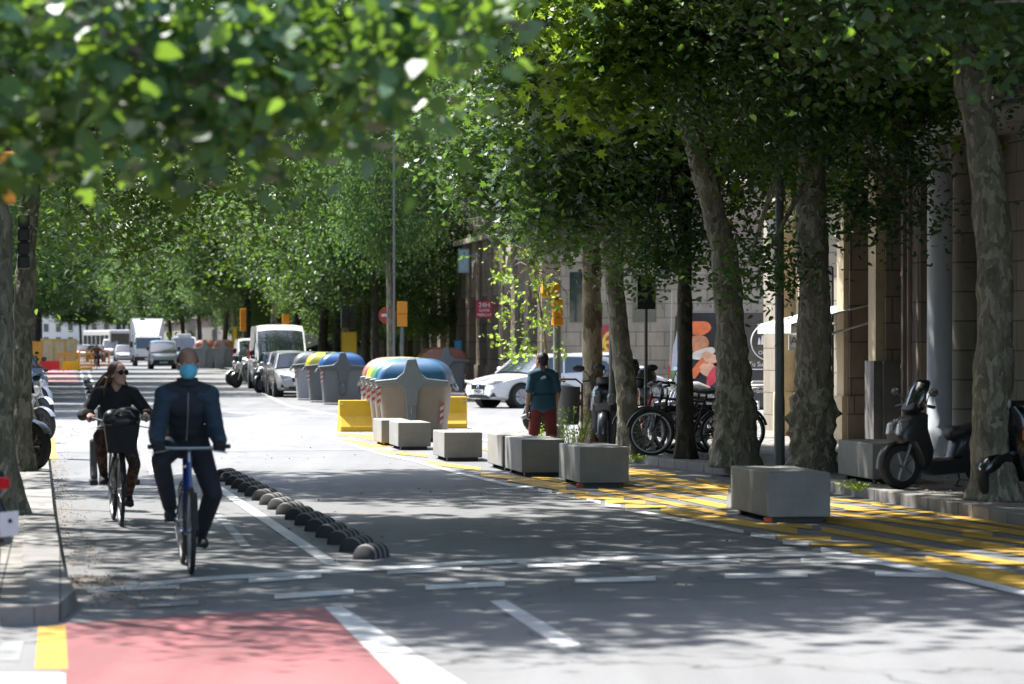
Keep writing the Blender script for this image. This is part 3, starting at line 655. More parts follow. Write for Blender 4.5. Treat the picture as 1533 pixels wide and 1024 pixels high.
pil(1356, 1378, s_brown, .5); pil(1380, 1409, s_white, .5, 4.7, 'column', True); pil(1412, 1424, s_beige, .3); pil(1424, 1448, s_grey, .5, 4.8, 'column', True); pil(1450, 1466, s_white, .34); pil(1512, 1560, s_gran, .55, 5)
def dr(x0, x1, m, z1=3.1, nm='door'):
    y0, y1 = fac_b(x1, A0), fac_b(x0, A0); mb = MB(); mb.box(A0 - .03, A0 - .004, y0, y1, .12, z1); o = mb.build(nm, m, bA, smooth=0)
    mb = MB(); mb.box(A0 - .08, A0 - .032, (y0 + y1) / 2 - .03, (y0 + y1) / 2 + .03, 1.05, 1.3); mb.build('handle', m_iron, o, smooth=0)
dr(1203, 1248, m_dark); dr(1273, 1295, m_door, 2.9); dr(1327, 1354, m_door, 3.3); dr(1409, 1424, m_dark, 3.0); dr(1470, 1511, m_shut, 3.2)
mb = MB(); mb.box(A0 - .75, A0 - .003, 14, bE, 4.75, 4.98); mb.box(A0 - .6, A0 - .003, 14, bE, 5.0, 5.14); mb.build('cornice', s_trim, bA, smooth=0)
for k, u in enumerate(np.arange(22, bE - 1, 3.3)):
    for fl in (5.9, 9.4, 12.9): window(bA, A0, u, fl, 1.25, 2.3, balcony=(k % 2 == 0 and fl < 9) )
y_ = fac_b(1366, A0 - .5); mb = MB(); mb.tube([(A0 - .62, y_, .12), (A0 - .62, y_, 4.7)], .06, 8); mb.tube([(A0 - .62, y_ - .25, .12), (A0 - .62, y_ - .25, 4.7)], .045, 8)
for z in (1.4, 2.8, 4): mb.tube([(A0 - .62, y_, z), (A0 - .62, y_, z + .06)], .075, 8)
mb.build('drain_pipe', M('pipe_brown', (.16, .12, .1), .6, dirt=.4), bA)
# awning, signs
ya = fac_b(1295, A0)
t = thing('awning', 'white fabric awning propped out over the shop door', 'awning', ST(A0, ya, 0), TH)
mb = MB(); z1 = ZA(458, 48.5); z0 = ZA(486, 47.5)
mb.rings([[(-.02, -.3, z1), (-1.35, -.3, z0), (-1.35, -.3, z0 - .16), (-1.33, -.3, z0 - .16), (-1.33, -.3, z0 - .02), (-.02, -.3, z1 - .03)], [(-.02, 2.0, z1), (-1.35, 2.0, z0), (-1.35, 2.0, z0 - .16), (-1.33, 2.0, z0 - .16), (-1.33, 2.0, z0 - .02), (-.02, 2.0, z1 - .03)]])
mb.build('canopy', M('awning_cloth', (.42, .43, .43), .7, var=.1), t, smooth=0)
wm_ = M('white_metal', (.6, .6, .6), .4)
for y in (-.25, 1.95): mb = MB(); mb.tube([(0, y, z0 + .02), (-.7, y, z0 - .18), (-1.33, y, z0 - .03)], .025, 6); mb.build('arm', wm_, t)
def sign_plate(label, x0, x1, y0, y1, Y, col, lines=None, rz=0, cat='sign', name='wall_sign', th=.08, tcol=(.8, .8, .8), par=None, size=None, framec=None, post=True):
    cx, cz = XA((x0 + x1) / 2, Y), ZA((y0 + y1) / 2, Y); W = (x1 - x0) * Y / F; H = (y1 - y0) * Y / F
    t = thing(name, label, cat, (cx, Y, cz), rz)
    mb = MB(); mb.box(-W / 2, W / 2, 0, th, -H / 2, H / 2); mb.build('board', M(name + '_paint', col, .4, var=.06), t, smooth=0, bevel=.01)
    mb = MB(); f = .035
    mb.box(-W / 2 - f, -W / 2, -.01, th + .01, -H / 2 - f, H / 2 + f); mb.box(W / 2, W / 2 + f, -.01, th + .01, -H / 2 - f, H / 2 + f)
    mb.box(-W / 2, W / 2, -.01, th + .01, H / 2, H / 2 + f); mb.box(-W / 2, W / 2, -.01, th + .01, -H / 2 - f, -H / 2); 
    if post: mb.box(W / 2 + f, W / 2 + .4, th * .3, th * .6, H * .2, H * .28)
    mb.build('frame', M('sign_frame', framec or tuple(c * .6 for c in col), .4), t, smooth=0)
    for s, dz, sz in (lines or []): text_obj(s, sz * H, M('sign_lettering', tcol, .5), t, (0, -.006, dz * H), (PI / 2, 0, 0))
    return t
sign_plate('red framed poster panel above the dark shop door', 1341, 1357, 384, 431, 45.8, (.32, .07, .05))
sign_plate('blue hanging panel above the white awning', 1281, 1293, 390, 450, 47.7, (.07, .14, .24))
sign_plate('tall grey blue sign with pale letters on the white column', 1395, 1409, 404, 466, 43.4, (.09, .14, .18), [('cinto', .02, .2)])
sign_plate('small white hanging sign left of the bulging plane trunk', 1184, 1193, 497, 522, 50.6, (.6, .62, .62), [('A', -.1, .7)], tcol=(.08, .08, .08), name='hanging_sign')
sign_plate('white meter box beside the awning', 1232, 1251, 443, 468, 51.0, (.5, .5, .47), name='meter_box', cat='box', post=False)

# ---- far corner building (B)
bB = bld('corner_building', 'brown stone corner building with tall pilasters, arches and balconies')
m_bB = s_brown
mb = MB(); B0 = 15.0
P0 = ST(B0, 0); 
mb.prism([(B0, 84.5), (B0, 126), (B0 + 25, 126), (B0 + 25, 76.5), (B0 + 12.5, 76.5)], 0, 22); mb.build('wall', m_bB, bB, smooth=0)
mb = MB()
for k, u in enumerate(np.arange(85.2, 125, 2.6)):
    mb.box(B0 - .55, B0 - .003, u, u + .8, .12, 5.3); mb.box(B0 - .62, B0 - .004, u - .07, u + .87, .13, 1.0)
    mb.box(B0 - .36, B0 - .005, u + 1.15, u + 1.4, .125, 5.2)
mb.build('pilaster', s_brown, bB, smooth=0)
mb = MB()
for k, u in enumerate(np.arange(85.2, 122, 2.6)):   # pointed arches between the pilasters
    a = [(u + .8, 3.4), (u + .8, 5.3), (u + 2.6, 5.3), (u + 2.6, 3.4)]
    arc = [(u + 2.6 - .9 * (1 - math.cos(t)) , 3.4 + 1.3 * math.sin(t)) for t in np.linspace(0, PI / 2, 6)]; arc2 = [(u + .8 + .9 * (1 - math.cos(t)), 3.4 + 1.3 * math.sin(t)) for t in np.linspace(PI / 2, 0, 6)]
    mb.prism([(u + .8, 5.3), (u + 2.6, 5.3)] + arc + arc2[1:], B0 - .45, B0 - .1, 'X')
mb.build('arch', s_trim, bB, smooth=0)
mb = MB()
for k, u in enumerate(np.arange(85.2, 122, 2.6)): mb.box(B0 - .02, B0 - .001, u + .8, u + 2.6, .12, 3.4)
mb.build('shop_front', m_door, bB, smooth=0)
mb = MB(); mb.box(B0 - 1.2, B0 - .006, 86.3, 91.5, 5.32, 5.62); mb.box(B0 - .7, B0 - .007, 93, 126, 5.32, 5.5); mb.box(B0 - .8, B0 - .004, 84.5, 126, 9.2, 9.5); mb.build('balcony', s_trim, bB, smooth=0)
mb = MB()
for u in np.arange(86.4, 91.5, .13): mb.cyl((B0 - 1.15, u, 5.62), (B0 - 1.15, u, 6.6), .012, n=4)
mb.tube([(B0, 86.35, 6.6), (B0 - 1.15, 86.35, 6.6), (B0 - 1.15, 91.45, 6.6), (B0, 91.45, 6.6)], .03, 6)
mb.build('railing', m_iron, bB, smooth=0)
for u in np.arange(87.5, 124, 3.4):
    for fl in (6.0, 10.2, 14): window(bB, B0, u, fl, 1.3, 2.5, balcony=(fl > 8))
# chamfer face details: base course, cornice, blind windows and a mural door
c0, c1 = ST(B0, 84.5), ST(B0 + 12.5, 76.5); cd_ = (c1 - c0).normalized(); ca = math.atan2(cd_.y, cd_.x)
tC = bld('corner_wall', 'stone block wall of the far corner behind the white cars', 'wall'); tC.location = c0; tC.rotation_euler = (0, 0, ca)
mb = MB(); mb.box(0, 15, -.25, -.002, 0, 1.0); mb.box(0, 15, -.3, -.003, 4.2, 4.5); mb.build('plinth', s_grey, tC, smooth=0)
mb = MB(); mb.box(0, 15, -.15, -.004, 1.0, 4.2); mb.build('cladding', s_grey, tC, smooth=0)
def wallpx(pxx):  # distance along the chamfer for a photo column
    t = (pxx - 766.5) / F; return (c0.x - t * c0.y) / (t * cd_.y - cd_.x)
mb = MB(); u0, u1 = wallpx(896), wallpx(934); mb.box(u0, u1, -.19, -.152, .5, 2.3); o = mb.build('mural_door', M('mural_red', (.34, .04, .05), .6, var=.3, vs=2), tC, smooth=0)
mb = MB(); 
for q in range(3): mb.torus(((u0 + u1) / 2 + .12 * q - .1, -.2, 1.2 + .3 * q), .3, .05, 'Y', n=18, k=4, sq=.15, a0=.3, a1=4.4)
mb.build('mural', M('mural_yellow', (.6, .42, .05), .6), o)
for a_, b__ in ((856, 880), (950, 985)):
    mb = MB(); u0, u1 = wallpx(a_), wallpx(b__); mb.box(u0, u1, -.17, -.151, 2.4, 3.9); mb.build('window', m_glass, tC, smooth=0)
sign_plate('red projecting sign reading 24H SUPER MERCAT on the corner facade', 713, 737, 452, 476, 94.5, (.36, .02, .05), [('24H', .26, .42), ('SUPER', -.08, .24), ('MERCAT', -.36, .24)], tcol=(.75, .7, .7), name='projecting_sign')
sign_plate('pale blue light box hanging under the balcony', 687, 701, 375, 408, 98, (.35, .5, .58), name='projecting_sign')
sign_plate('small bright blue plate low on the corner facade', 681, 690, 512, 526, 102.5, (.05, .35, .7), name='blue_plate', post=False)
# further blocks of the street
def block(label, b0, b1, a, side=1, h=20, m=s_grey, nm='apartment_building', wb=True, step=3.6):
    t = bld(nm, label); mb = MB()
    if side > 0: mb.box(a, a + 14, b0, b1, 0, h)
    else: mb.box(a - 14, a, b0, b1, 0, h)
    mb.build('wall', m, t, smooth=0)
    s = -1 if side > 0 else 1; f = a
    mb = MB(); mb.box(min(f, f + s * .5), max(f, f + s * .5), b0 + .01, b1 - .01, 4.6, 4.9); mb.box(min(f, f + s * .6), max(f, f + s * .6), b0 + .01, b1 - .01, h - .5, h + .2); mb.build('cornice', s_trim, t, smooth=0)
    mb = MB(); g = MB(); q = MB()
    for u in np.arange(b0 + 2, b1 - 1.5, step):
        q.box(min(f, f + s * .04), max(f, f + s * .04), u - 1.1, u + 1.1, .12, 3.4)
        for fl in np.arange(5.8, h - 3, 3.6):
            g.box(min(f, f + s * .03), max(f, f + s * .03), u - .6, u + .6, fl, fl + 2.3)
            mb.box(min(f, f + s * .7), max(f, f + s * .7), u - 1, u + 1, fl - .25, fl - .08)
            for k in range(9): mb.box(min(f + s * .66, f + s * .68), max(f + s * .66, f + s * .68), u - .98 + k * .24, u - .96 + k * .24, fl - .08, fl + .9)
            mb.box(min(f + s * .65, f + s * .69), max(f + s * .65, f + s * .69), u - 1, u + 1, fl + .9, fl + .94)
    mb.build('balcony', m_iron, t, smooth=0); g.build('window', m_glass, t, smooth=0); q.build('shop_front', m_shut, t, smooth=0)
    return t
block('stone block beyond the corner building', 128, 205, 16, m=s_brown)
block('long building of the following block on the right', 232, 340, 16, m=s_brown)
block('distant building far along the right side', 366, 640, 16, m=s_grey, step=8)
block('apartment building lining the near left pavement', 6, 44, -8.4, -1, 17, s_brown)
block('apartment building on the left beyond the junction', 78, 180, -8.4, -1, 17, s_beige)
block('distant apartment building along the left side', 208, 640, -8.4, -1, 17, s_grey, step=8)
for k, (x0, x1, h, col, lb) in enumerate(((60, 128, 34, (.5, .47, .42), 'pale facade closing the end of the street on the left'), (132, 205, 27, (.42, .36, .3), 'brownish facade closing the end of the street'), (210, 330, 38, (.45, .44, .42), 'grey facade closing the end of the street behind the trees'))):
    Y = 700; t = thing('end_building', lb, 'building', (XA((x0 + x1) / 2, Y), Y, 0)); W = (x1 - x0) * Y / F
    mb = MB(); mb.box(-W / 2, W / 2, 0, 12, 0, h); mb.build('wall', M('render_%d' % k, col, .8), t, smooth=0)
    mb = MB()
    for u in np.arange(-W / 2 + 1.5, W / 2 - 1, 3):
        for z in np.arange(1, h - 3, 3.3): mb.box(u - .6, u + .6, -.05, -.01, z, z + 2)
    mb.build('window', m_glass, t, smooth=0)
    mb = MB(); mb.box(-W / 2 - .2, W / 2 + .2, -.5, .3, h - .6, h + .2); mb.build('cornice', s_trim, t, smooth=0)
# ------------------------------------------------------------------ shared paints
k_black = M('black_plastic', (.014, .014, .015), .42, var=.2); k_rubber = M('rubber', (.016, .016, .016), .75, var=.2)
k_chrome = M('chrome', (.6, .6, .6), .2, 1.0, var=.03); k_steel = M('grey_steel', (.3, .31, .32), .4, .7); k_matt = M('matt_black_paint', (.022, .024, .027), .38, var=.12, coat=.25)
k_white = M('white_car_paint', (.62, .63, .64), .3, var=.03, coat=.8, dirt=.12); k_silver = M('silver_car_paint', (.36, .37, .38), .3, .3, var=.04, coat=.8, dirt=.15)
k_dark = M('dark_car_paint', (.03, .035, .045), .3, .2, coat=.8); k_blue = M('blue_frame_paint', (.014, .04, .17), .3, coat=.5); k_red = M('red_paint_gloss', (.38, .02, .02), .3, coat=.6)
k_lamp = glassM('headlamp_glass', (.45, .46, .47), .12); k_tail = glassM('tail_lamp', (.5, .01, .02), .15); k_amber = glassM('amber_lens', (.75, .2, .01), .2)
k_plate = M('number_plate', (.65, .66, .66), .5, var=.05); k_seat = M('vinyl_seat', (.02, .02, .022), .5, bump=.2); k_yelp = M('yellow_plastic', (.62, .38, .015), .5, var=.1, dirt=.15)
k_orange = M('orange_signal_paint', (.72, .27, .012), .5, var=.08); k_pole = M('grey_green_pole', (.10, .11, .11), .55, .2, dirt=.3); k_pgal = M('galvanised_pole', (.2, .21, .21), .5, .5, dirt=.2)
k_glass = glassM('car_glass', (.015, .02, .022), .04); k_arch = M('wheel_arch_black', (.006, .006, .006), .9)

# ------------------------------------------------------------------ bench blocks
m_conc = M('cast_concrete', (.22, .22, .207), .85, var=.13, vs=3, bump=.2, bs=120, dirt=.2)
GBk = 'concrete bench blocks'
def conc_block(label, px_, py_, W=.58, L=1.5, H=.5, zg=0, red=False, drz=0.0):
    c = P(px_, py_, zg); d = TH + drz
    t = thing('concrete_block', label, 'bench block', c, d, GBk)
    mb = MB(); mb.box(0, W, 0, L, .055, H); mb.build('block', m_conc, t, smooth=0, bevel=.012)
    mb = MB(); mb.box(.06, W - .05, .1, .2, 0, .054); o = mb.build('foot', k_black, t, smooth=0)
    mb = MB(); mb.box(.06, W - .05, L - .2, L - .1, 0, .054); mb.build('foot', k_black, t, smooth=0)
    if red:
        mb = MB(); mb.box(-.03, .05, .02, .09, .0, .05); mb.build('corner_marker', M('red_marker', (.6, .08, .02), .6), t, smooth=0, bevel=.01)
    return t
conc_block('largest nearest concrete block alone on the yellow stripes', 1150, 784, .64, 1.6, .5, red=True)
conc_block('concrete block just right of the walking man legs with orange corner marker', 868, 731, .62, 1.5, .5, red=True)
conc_block('concrete block directly in front of the walking man', 781, 715, .58, 1.45, .5)
conc_block('concrete block half hidden just behind the one before the walking man', 752, 706, .45, 1.4, .49)
conc_block('low concrete block standing alone between the containers and walking man', 665, 692, .58, 1.3, .44)
conc_block('front one of the two concrete blocks at the blue lidded container', 596, 675, .55, 1.3, .46)
conc_block('sunlit rear one of the two concrete blocks at the blue lidded container', 571, 669, .5, 1.3, .45)
conc_block('pale concrete block on the pavement behind the big black scooter', 1306, 726, .6, 1.5, .48, zg=.12)

# ------------------------------------------------------------------ waste containers
def container(label, loc, rz, body, lid, trim, group, W=1.34, D=1.75, H=1.47, sc=1, stk=True):
    t = thing('waste_container', label, 'container', loc, rz, group); t.scale = (sc,) * 3
    mats = (M('container_body', body, .5, var=.07, vs=2, dirt=.2), M('container_lid', lid, .35, var=.06, coat=.3, dirt=.12), M('container_trim', trim, .5, var=.06, dirt=.15))
    def rr_(w, d, z, r=.2, n=5):
        pts = []
        for cx, cy, a0 in ((w / 2 - r, d / 2 - r, 0), (-w / 2 + r, d / 2 - r, PI / 2), (-w / 2 + r, -d / 2 + r, PI), (w / 2 - r, -d / 2 + r, 1.5 * PI)):
            for k in range(n): a = a0 + PI / 2 * k / (n - 1); pts.append((cx + r * math.cos(a), cy + r * math.sin(a), z))
        return pts
    zb = H * .69
    mb = MB(); mb.rings([rr_(W * .80, D * .86, .05, .12), rr_(W * .82, D * .88, .3, .13), rr_(W * .90, D * .93, zb * .75, .14), rr_(W * .94, D * .96, zb, .15)]); mb.build('body', mats[0], t, smooth=50)
    mb = MB(); mb.rings([rr_(W * .99, D * 1.0, zb - .04, .16), rr_(W * 1.02, D * 1.02, zb - .01, .16), rr_(W * 1.02, D * 1.02, zb + .05, .16), rr_(W * .97, D * .98, zb + .07, .16)]); mb.build('rim', mats[2], t, smooth=40)
    mb = MB(); rs = []
    for q in np.linspace(0, 1, 9):
        a = q * PI / 2; rs.append(rr_(W * (.16 + .82 * math.cos(a) ** .75), D * (.35 + .63 * math.cos(a) ** .5), zb + .06 + (H - zb - .06) * math.sin(a), .16 if q < .8 else .05))
    mb.rings(rs); mb.build('lid', mats[1], t, smooth=60)
    for s in (-1, 1):   # end bracket: the Y shaped arm that carries the lid
        mb = MB(); f0, f1 = D / 2 * s * .97, D / 2 * s * 1.05; lo, hi = min(f0, f1), max(f0, f1)
        mb.prism([(-.1, zb * .62), (.1, zb * .62), (.13, zb * .9), (.26, zb + .03), (W * .5, zb + .01), (W * .5, zb + .07), (.28, zb + .11), (.15, zb + .22), (.11, H * .93), (.08, H * 1.0), (-.08, H * 1.0), (-.11, H * .93), (-.15, zb + .22), (-.28, zb + .11), (-W * .5, zb + .07), (-W * .5, zb + .01), (-.26, zb + .03), (-.13, zb * .9)], lo, hi, 'Y')
        mb.build('lid_arm', mats[2], t, smooth=30, bevel=.02)
        mb = MB(); mb.prism([(-.085, .3), (.085, .3), (.1, .78), (.06, .86), (-.06, .86), (-.1, .78)], min(D / 2 * s * .90, D / 2 * s * 1.0), max(D / 2 * s * .90, D / 2 * s * 1.0), 'Y'); o = mb.build('lever_cover', mats[2], t, smooth=30, bevel=.02)
        mb = MB(); mb.torus((0, D / 2 * s * 1.005, .74), .04, .012, 'Y', n=12, k=5); mb.tube([(0, D / 2 * s * 1.005, .68), (0, D / 2 * s * 1.005, .5)], .01, 5); mb.build('symbol', k_steel, o)
    if stk:
        for sx, yy, zc in ((-1, -1, zb * .8), (1, -1, zb * .5)):
            mb = MB(); x0 = sx * (W * .445 if zc > zb * .6 else W * .405); yb = -D * .47
            for k in range(6):
                z0 = zc - .18 + k * .06; mb.mat(k % 2)
                mb.add([(x0 - .032, yb - .012, z0 - .02), (x0 + .032, yb - .012, z0 + .02), (x0 + .032, yb - .012, z0 + .08), (x0 - .032, yb - .012, z0 + .04)], [(0, 1, 2, 3)])
                mb.add([(x0 - .032, yb, z0 - .02), (x0 + .032, yb, z0 + .02), (x0 + .032, yb, z0 + .08), (x0 - .032, yb, z0 + .04)], [(0, 1, 2, 3)])
            mb.m = 0; mb.build('warning_strip', (M('strip_white', (.42, .4, .38), .4), M('strip_red', (.35, .04, .04), .4)), t, smooth=0)
    for s in (-1, 1):
        mb = MB(); mb.tube([(s * W * .52, -D * .3, zb - .02), (s * W * .56, -D * .2, zb - .1), (s * W * .56, D * .2, zb - .1), (s * W * .52, D * .3, zb - .02)], .03, 6); mb.build('lifting_bar', mats[2], t)
    return t
tan = (.22, .185, .14); gry = (.10, .105, .11); lgry = (.26, .27, .285); trm = (.13, .145, .15)  # body tan is bounced sunlight painted over the true grey
GC = 'waste containers standing on the sunny junction corner'
Yb = 51.2
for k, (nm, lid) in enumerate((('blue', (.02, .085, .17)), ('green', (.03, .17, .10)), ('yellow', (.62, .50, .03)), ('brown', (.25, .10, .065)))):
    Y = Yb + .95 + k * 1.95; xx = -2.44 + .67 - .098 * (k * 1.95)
    container('sunlit %s-lidded grey waste container at the corner' % nm, (xx, Y, 0), TH * .35 - .10, tan, lid, trm, GC, H=1.5)
GC2 = 'grey waste containers by the parked cars'
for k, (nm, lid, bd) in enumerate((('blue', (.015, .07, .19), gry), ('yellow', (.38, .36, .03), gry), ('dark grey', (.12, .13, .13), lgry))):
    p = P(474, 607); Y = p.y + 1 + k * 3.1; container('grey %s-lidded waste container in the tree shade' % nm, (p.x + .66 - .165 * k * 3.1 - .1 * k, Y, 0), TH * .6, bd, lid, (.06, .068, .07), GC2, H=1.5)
p = P(648, 592); container('grey container with a brownish orange lid in front of the corner facade', (p.x + .3, p.y + 1, .0), .18, lgry, (.34, .13, .085), (.24, .27, .29), 'grey containers with orange lids', W=1.6, H=1.62)
for k, x0 in enumerate((305, 333)):
    p = P(x0, 554); container(['left', 'right'][k] + ' one of the two far grey containers with orange lids', (p.x, p.y + 1, 0), .05, lgry, (.36, .14, .09), (.25, .28, .3), 'grey containers with orange lids', W=1.45, H=1.95, D=1.8)
# yellow plastic barriers
def barrier(label, px0, px1, py1, H, yaw):
    a, b = P(px0, py1), P(px1, py1); L = (b - a).length; t = thing('traffic_barrier', label, 'barrier', a, math.atan2(b.y - a.y, b.x - a.x) + yaw, 'yellow plastic barriers')
    prof = [(-.28, 0), (.28, 0), (.28, .1), (.12, .32), (.08, H), (-.08, H), (-.12, .32), (-.28, .1)]
    mb = MB(); mb.rings([[(0 + e, y * s, z) for y, z in prof] for e, s in ((0, .92), (.02, 1), (L * .5, 1), (L - .02, 1), (L, .92))]); mb.build('shell', k_yelp, t, smooth=0, bevel=.02)
    mb = MB(); mb.cyl((.06, -.2, H * .86), (.06, .2, H * .86), .02); mb.cyl((L - .06, -.2, H * .86), (L - .06, .2, H * .86), .02); mb.build('rod', k_steel, t)
    return t
barrier('yellow plastic barrier left of the brown lidded container', 507, 600, 647, .63, .2)
barrier('yellow plastic barrier right of the blue lidded container', 640, 699, 642, .66, .05)

# ------------------------------------------------------------------ lane separators
GS = 'rubber lane separators beside the bike lane'
s0, s1 = P(556, 836), P(338, 716)
sb = MB(); n = 22
def hump(L=.5, W=.2, H=.125):
    t = thing('lane_separator', 'x', 'separator')
    mb = MB(); rs = []; N = 20
    for i in range(N + 1):
        u = -1 + 2 * i / N; s = max(1 - abs(u) ** 9, 0.0) ** .5; s = max(s, .05)
        mb_r = [(u * L / 2, W / 2 * (.6 + .4 * s) * math.cos(a), H * s * max(math.sin(a), 0) ** .75) for a in np.linspace(0, PI, 11)]
        rs.append(mb_r)
    k = len(mb.v); mb.rings(rs, closed=False); 
    mb.mi = [1 if (j // 10) in (2, 3, 7, 8, 12, 13, 17) else 0 for j in range(len(mb.f))]
    mb.build('body', (M('separator_rubber', (.03, .03, .031), .9, var=.2), M('separator_white', (.2, .2, .2), .8, var=.2)), t, smooth=60)
    return t
h0 = hump(); ns = 17
ordw = ['nearest', 'second', 'third', 'fourth', 'fifth', 'sixth', 'seventh', 'eighth', 'ninth', 'tenth', 'eleventh', 'twelfth', 'thirteenth', 'fourteenth', 'fifteenth', 'sixteenth', 'seventeenth']
for k in range(ns):
    tt = k / (ns - 1); p = s0.lerp(s1, tt); lb = ('striped black rubber lane separator, %s of the row counted from the camera' % ordw[k]) if k else 'nearest striped black rubber lane separator at the open end of the row'
    h = h0 if k == 0 else copy_tree(h0, None, None, lb, GS); h.location = p; h.rotation_euler = (0, 0, SA - R(24)); h['label'] = lb; h['group'] = GS
for k in range(7):
    tt = k / 6; p = P(142, 604).lerp(P(129, 572), tt)
    copy_tree(h0, p, SA - R(24), 'far lane separator beyond the junction, %s of seven' % ordw[k].replace('nearest', 'first'), 'far lane separators beyond the junction')

# ------------------------------------------------------------------ posts, signals, lamps
def post(label, px_, py_, r, h, name='lamp_post', cat='lamp post', mat=None, arm=True, zg=.12, grp=None, lean=0):
    c = P(px_, py_, zg); t = thing(name, label, cat, c, TH, grp)
    mb = MB(); mb.lathe([(r * 1.55, 0), (r * 1.55, .04), (r * 1.15, .06), (r * 1.12, .9), (r, 1.0), (r * .8, h)], n=16); mb.build('pole', mat or k_pole, t)
    mb = MB(); mb.box(-r * .5, r * .5, -r * 1.2, -r * 1.05, .45, .75); mb.build('service_door', mat or k_pole, t, smooth=0)
    if arm:
        mb = MB(); mb.tube([(0, 0, h - .1), (-.3, 0, h + .35), (-1.3, 0, h + .5)], .04, 8); mb.build('arm', mat or k_pole, t)
        mb = MB(); mb.ell((-1.6, 0, h + .5), (.4, .15, .1)); mb.build('lamp_head', k_pgal, t)
    return t
post('dark lamp post standing between the two burled plane trees', 1167, 705, .062, 7.5)
post('grey lamp post between the sunlit trunk and the leaning plane', 917, 676, .058, 7.5)
post('thin lamp post by the far orange signal', 590, 602, .035, 9, zg=.12)
def signal(label, px_, Y, pt, pb, facing=0, lit=None, name='traffic_light', heads=None, pole_top=None, ground=.12, w=.3, pr=.05, mat=None):
    """heads: list of (dx, z0, z1, width)"""
    t = thing(name, label, 'traffic light', (XA(px_, Y), Y, ground), TH, None)
    zt = pole_top or max(h[2] for h in heads); mb = MB(); mb.cyl((0, 0, 0), (0, 0, zt), pr); mb.lathe([(pr * 1.8, 0), (pr * 1.8, .25), (pr, .3)]); mb.build('pole', k_pgal, t)
    for dx, z0, z1, wd in heads:
        n = max(1, round((z1 - z0) / (wd * 1.05))); hh = (z1 - z0) / n
        mb = MB()
        for k in range(n): mb.box(dx - wd / 2, dx + wd / 2, -.13, .11, z0 + k * hh + .004, z0 + (k + 1) * hh - .004)
        h = mb.build('signal_head', mat or k_orange, t, smooth=0, bevel=.02)
        mb = MB()
        for k in range(n):
            zc = z0 + (k + .5) * hh; mb.tube([(dx, .11, zc), (dx, .30, zc)], wd * .38, 14)
        mb.build('visor', k_black, h)
    return t
Y = 48.5; signal('near traffic light with orange heads beside the young tree', 834, Y, 0, 0, heads=[(-.12, ZA(447, Y) - .12, ZA(434, Y) - .12 + .1, .3), (.0, ZA(489, Y) - .12, ZA(449, Y) - .12, .17)], pr=.07)
Y = 92; signal('orange traffic light seen from behind by the grey leaning trunk', 602, Y, 0, 0, heads=[(0, ZA(490, Y) - .12, ZA(452, Y) - .12, .32)], pr=.07)
Y = 110; signal('dark signal pair above the yellow sign board', 521, Y, 0, 0, heads=[(-.14, ZA(497, Y), ZA(462, Y), .26), (.18, ZA(497, Y), ZA(462, Y), .26)], mat=M('dark_signal_green', (.03, .04, .045), .5))
sign_plate('yellow sign board below the dark signal pair', 512, 533, 499, 537, 109.6, (.66, .42, .01), name='sign_board', post=False)
Y = 165; signal('small orange traffic light left of the tall van', 364, Y, 0, 0, heads=[(0, ZA(500, Y), ZA(466, Y), .34)])
Y = 150; signal('orange traffic light head over the roof of the tall van', 428, Y, 0, 0, heads=[(0, ZA(489, Y), ZA(475, Y), .38)])
sign_plate('narrow yellow vertical panel on the pale trunk', 349, 354, 491, 521, 186, (.66, .45, .01), name='sign_board', post=False)
Y = 19.5; t = signal('blurred orange traffic light at the left picture edge', -70, Y, 0, 0, heads=[(.33, ZA(306, Y) - .12, ZA(228, Y) - .12, .19)], pr=.05)
mb = MB(); mb.tube([(0, 0, ZA(250, Y) - .12), (.3, 0, ZA(250, Y) - .12)], .02, 6); mb.build('bracket', k_black, t)
Y = 31; signal('dark signal housing mounted against the second left trunk', 14, Y, 0, 0, heads=[(.155, ZA(404, Y) - .12, ZA(322, Y) - .12, .13)], pr=.035, mat=M('signal_black', (.012, .013, .014), .5))
Y = 44; signal('slim yellow signal on the left beyond the leaning trunk', 36, Y, 0, 0, heads=[(.05, ZA(535, Y) - .12, ZA(448, Y) - .12, .09)], pr=.035)
# round no entry sign and grey back-of-sign post
t = thing('road_sign', 'round red no entry sign peeking out left of the orange signal', 'road sign', (XA(580, 96), 96, .12), 0)
zc = ZA(473, 96); mb = MB(); mb.cyl((0, 0, 0), (0, 0, zc + .2), .035); mb.build('pole', k_pgal, t)
mb = MB(); mb.lathe([(.30, -.05), (.30, -.03)], (0, 0, zc - .12), 'Y'); o = mb.build('disc', k_red, t)
mb = MB(); mb.box(-.2, .2, -.056, -.052, zc - .17, zc - .07); mb.build('bar', k_plate, o, smooth=0)
Yp = 44.5; t = thing('road_sign', 'thin post with the dark back of a rectangular sign among the leaves', 'road sign', (XA(967, Yp), Yp, .12), TH)
mb = MB(); mb.cyl((0, 0, 0), (0, 0, 3.0), .028); mb.build('pole', k_pole, t)
mb = MB(); mb.box(-.145, .145, -.05, -.03, ZA(464, Yp) - .12, ZA(415, Yp) - .12); mb.build('panel', k_black, t, smooth=0, bevel=.006)

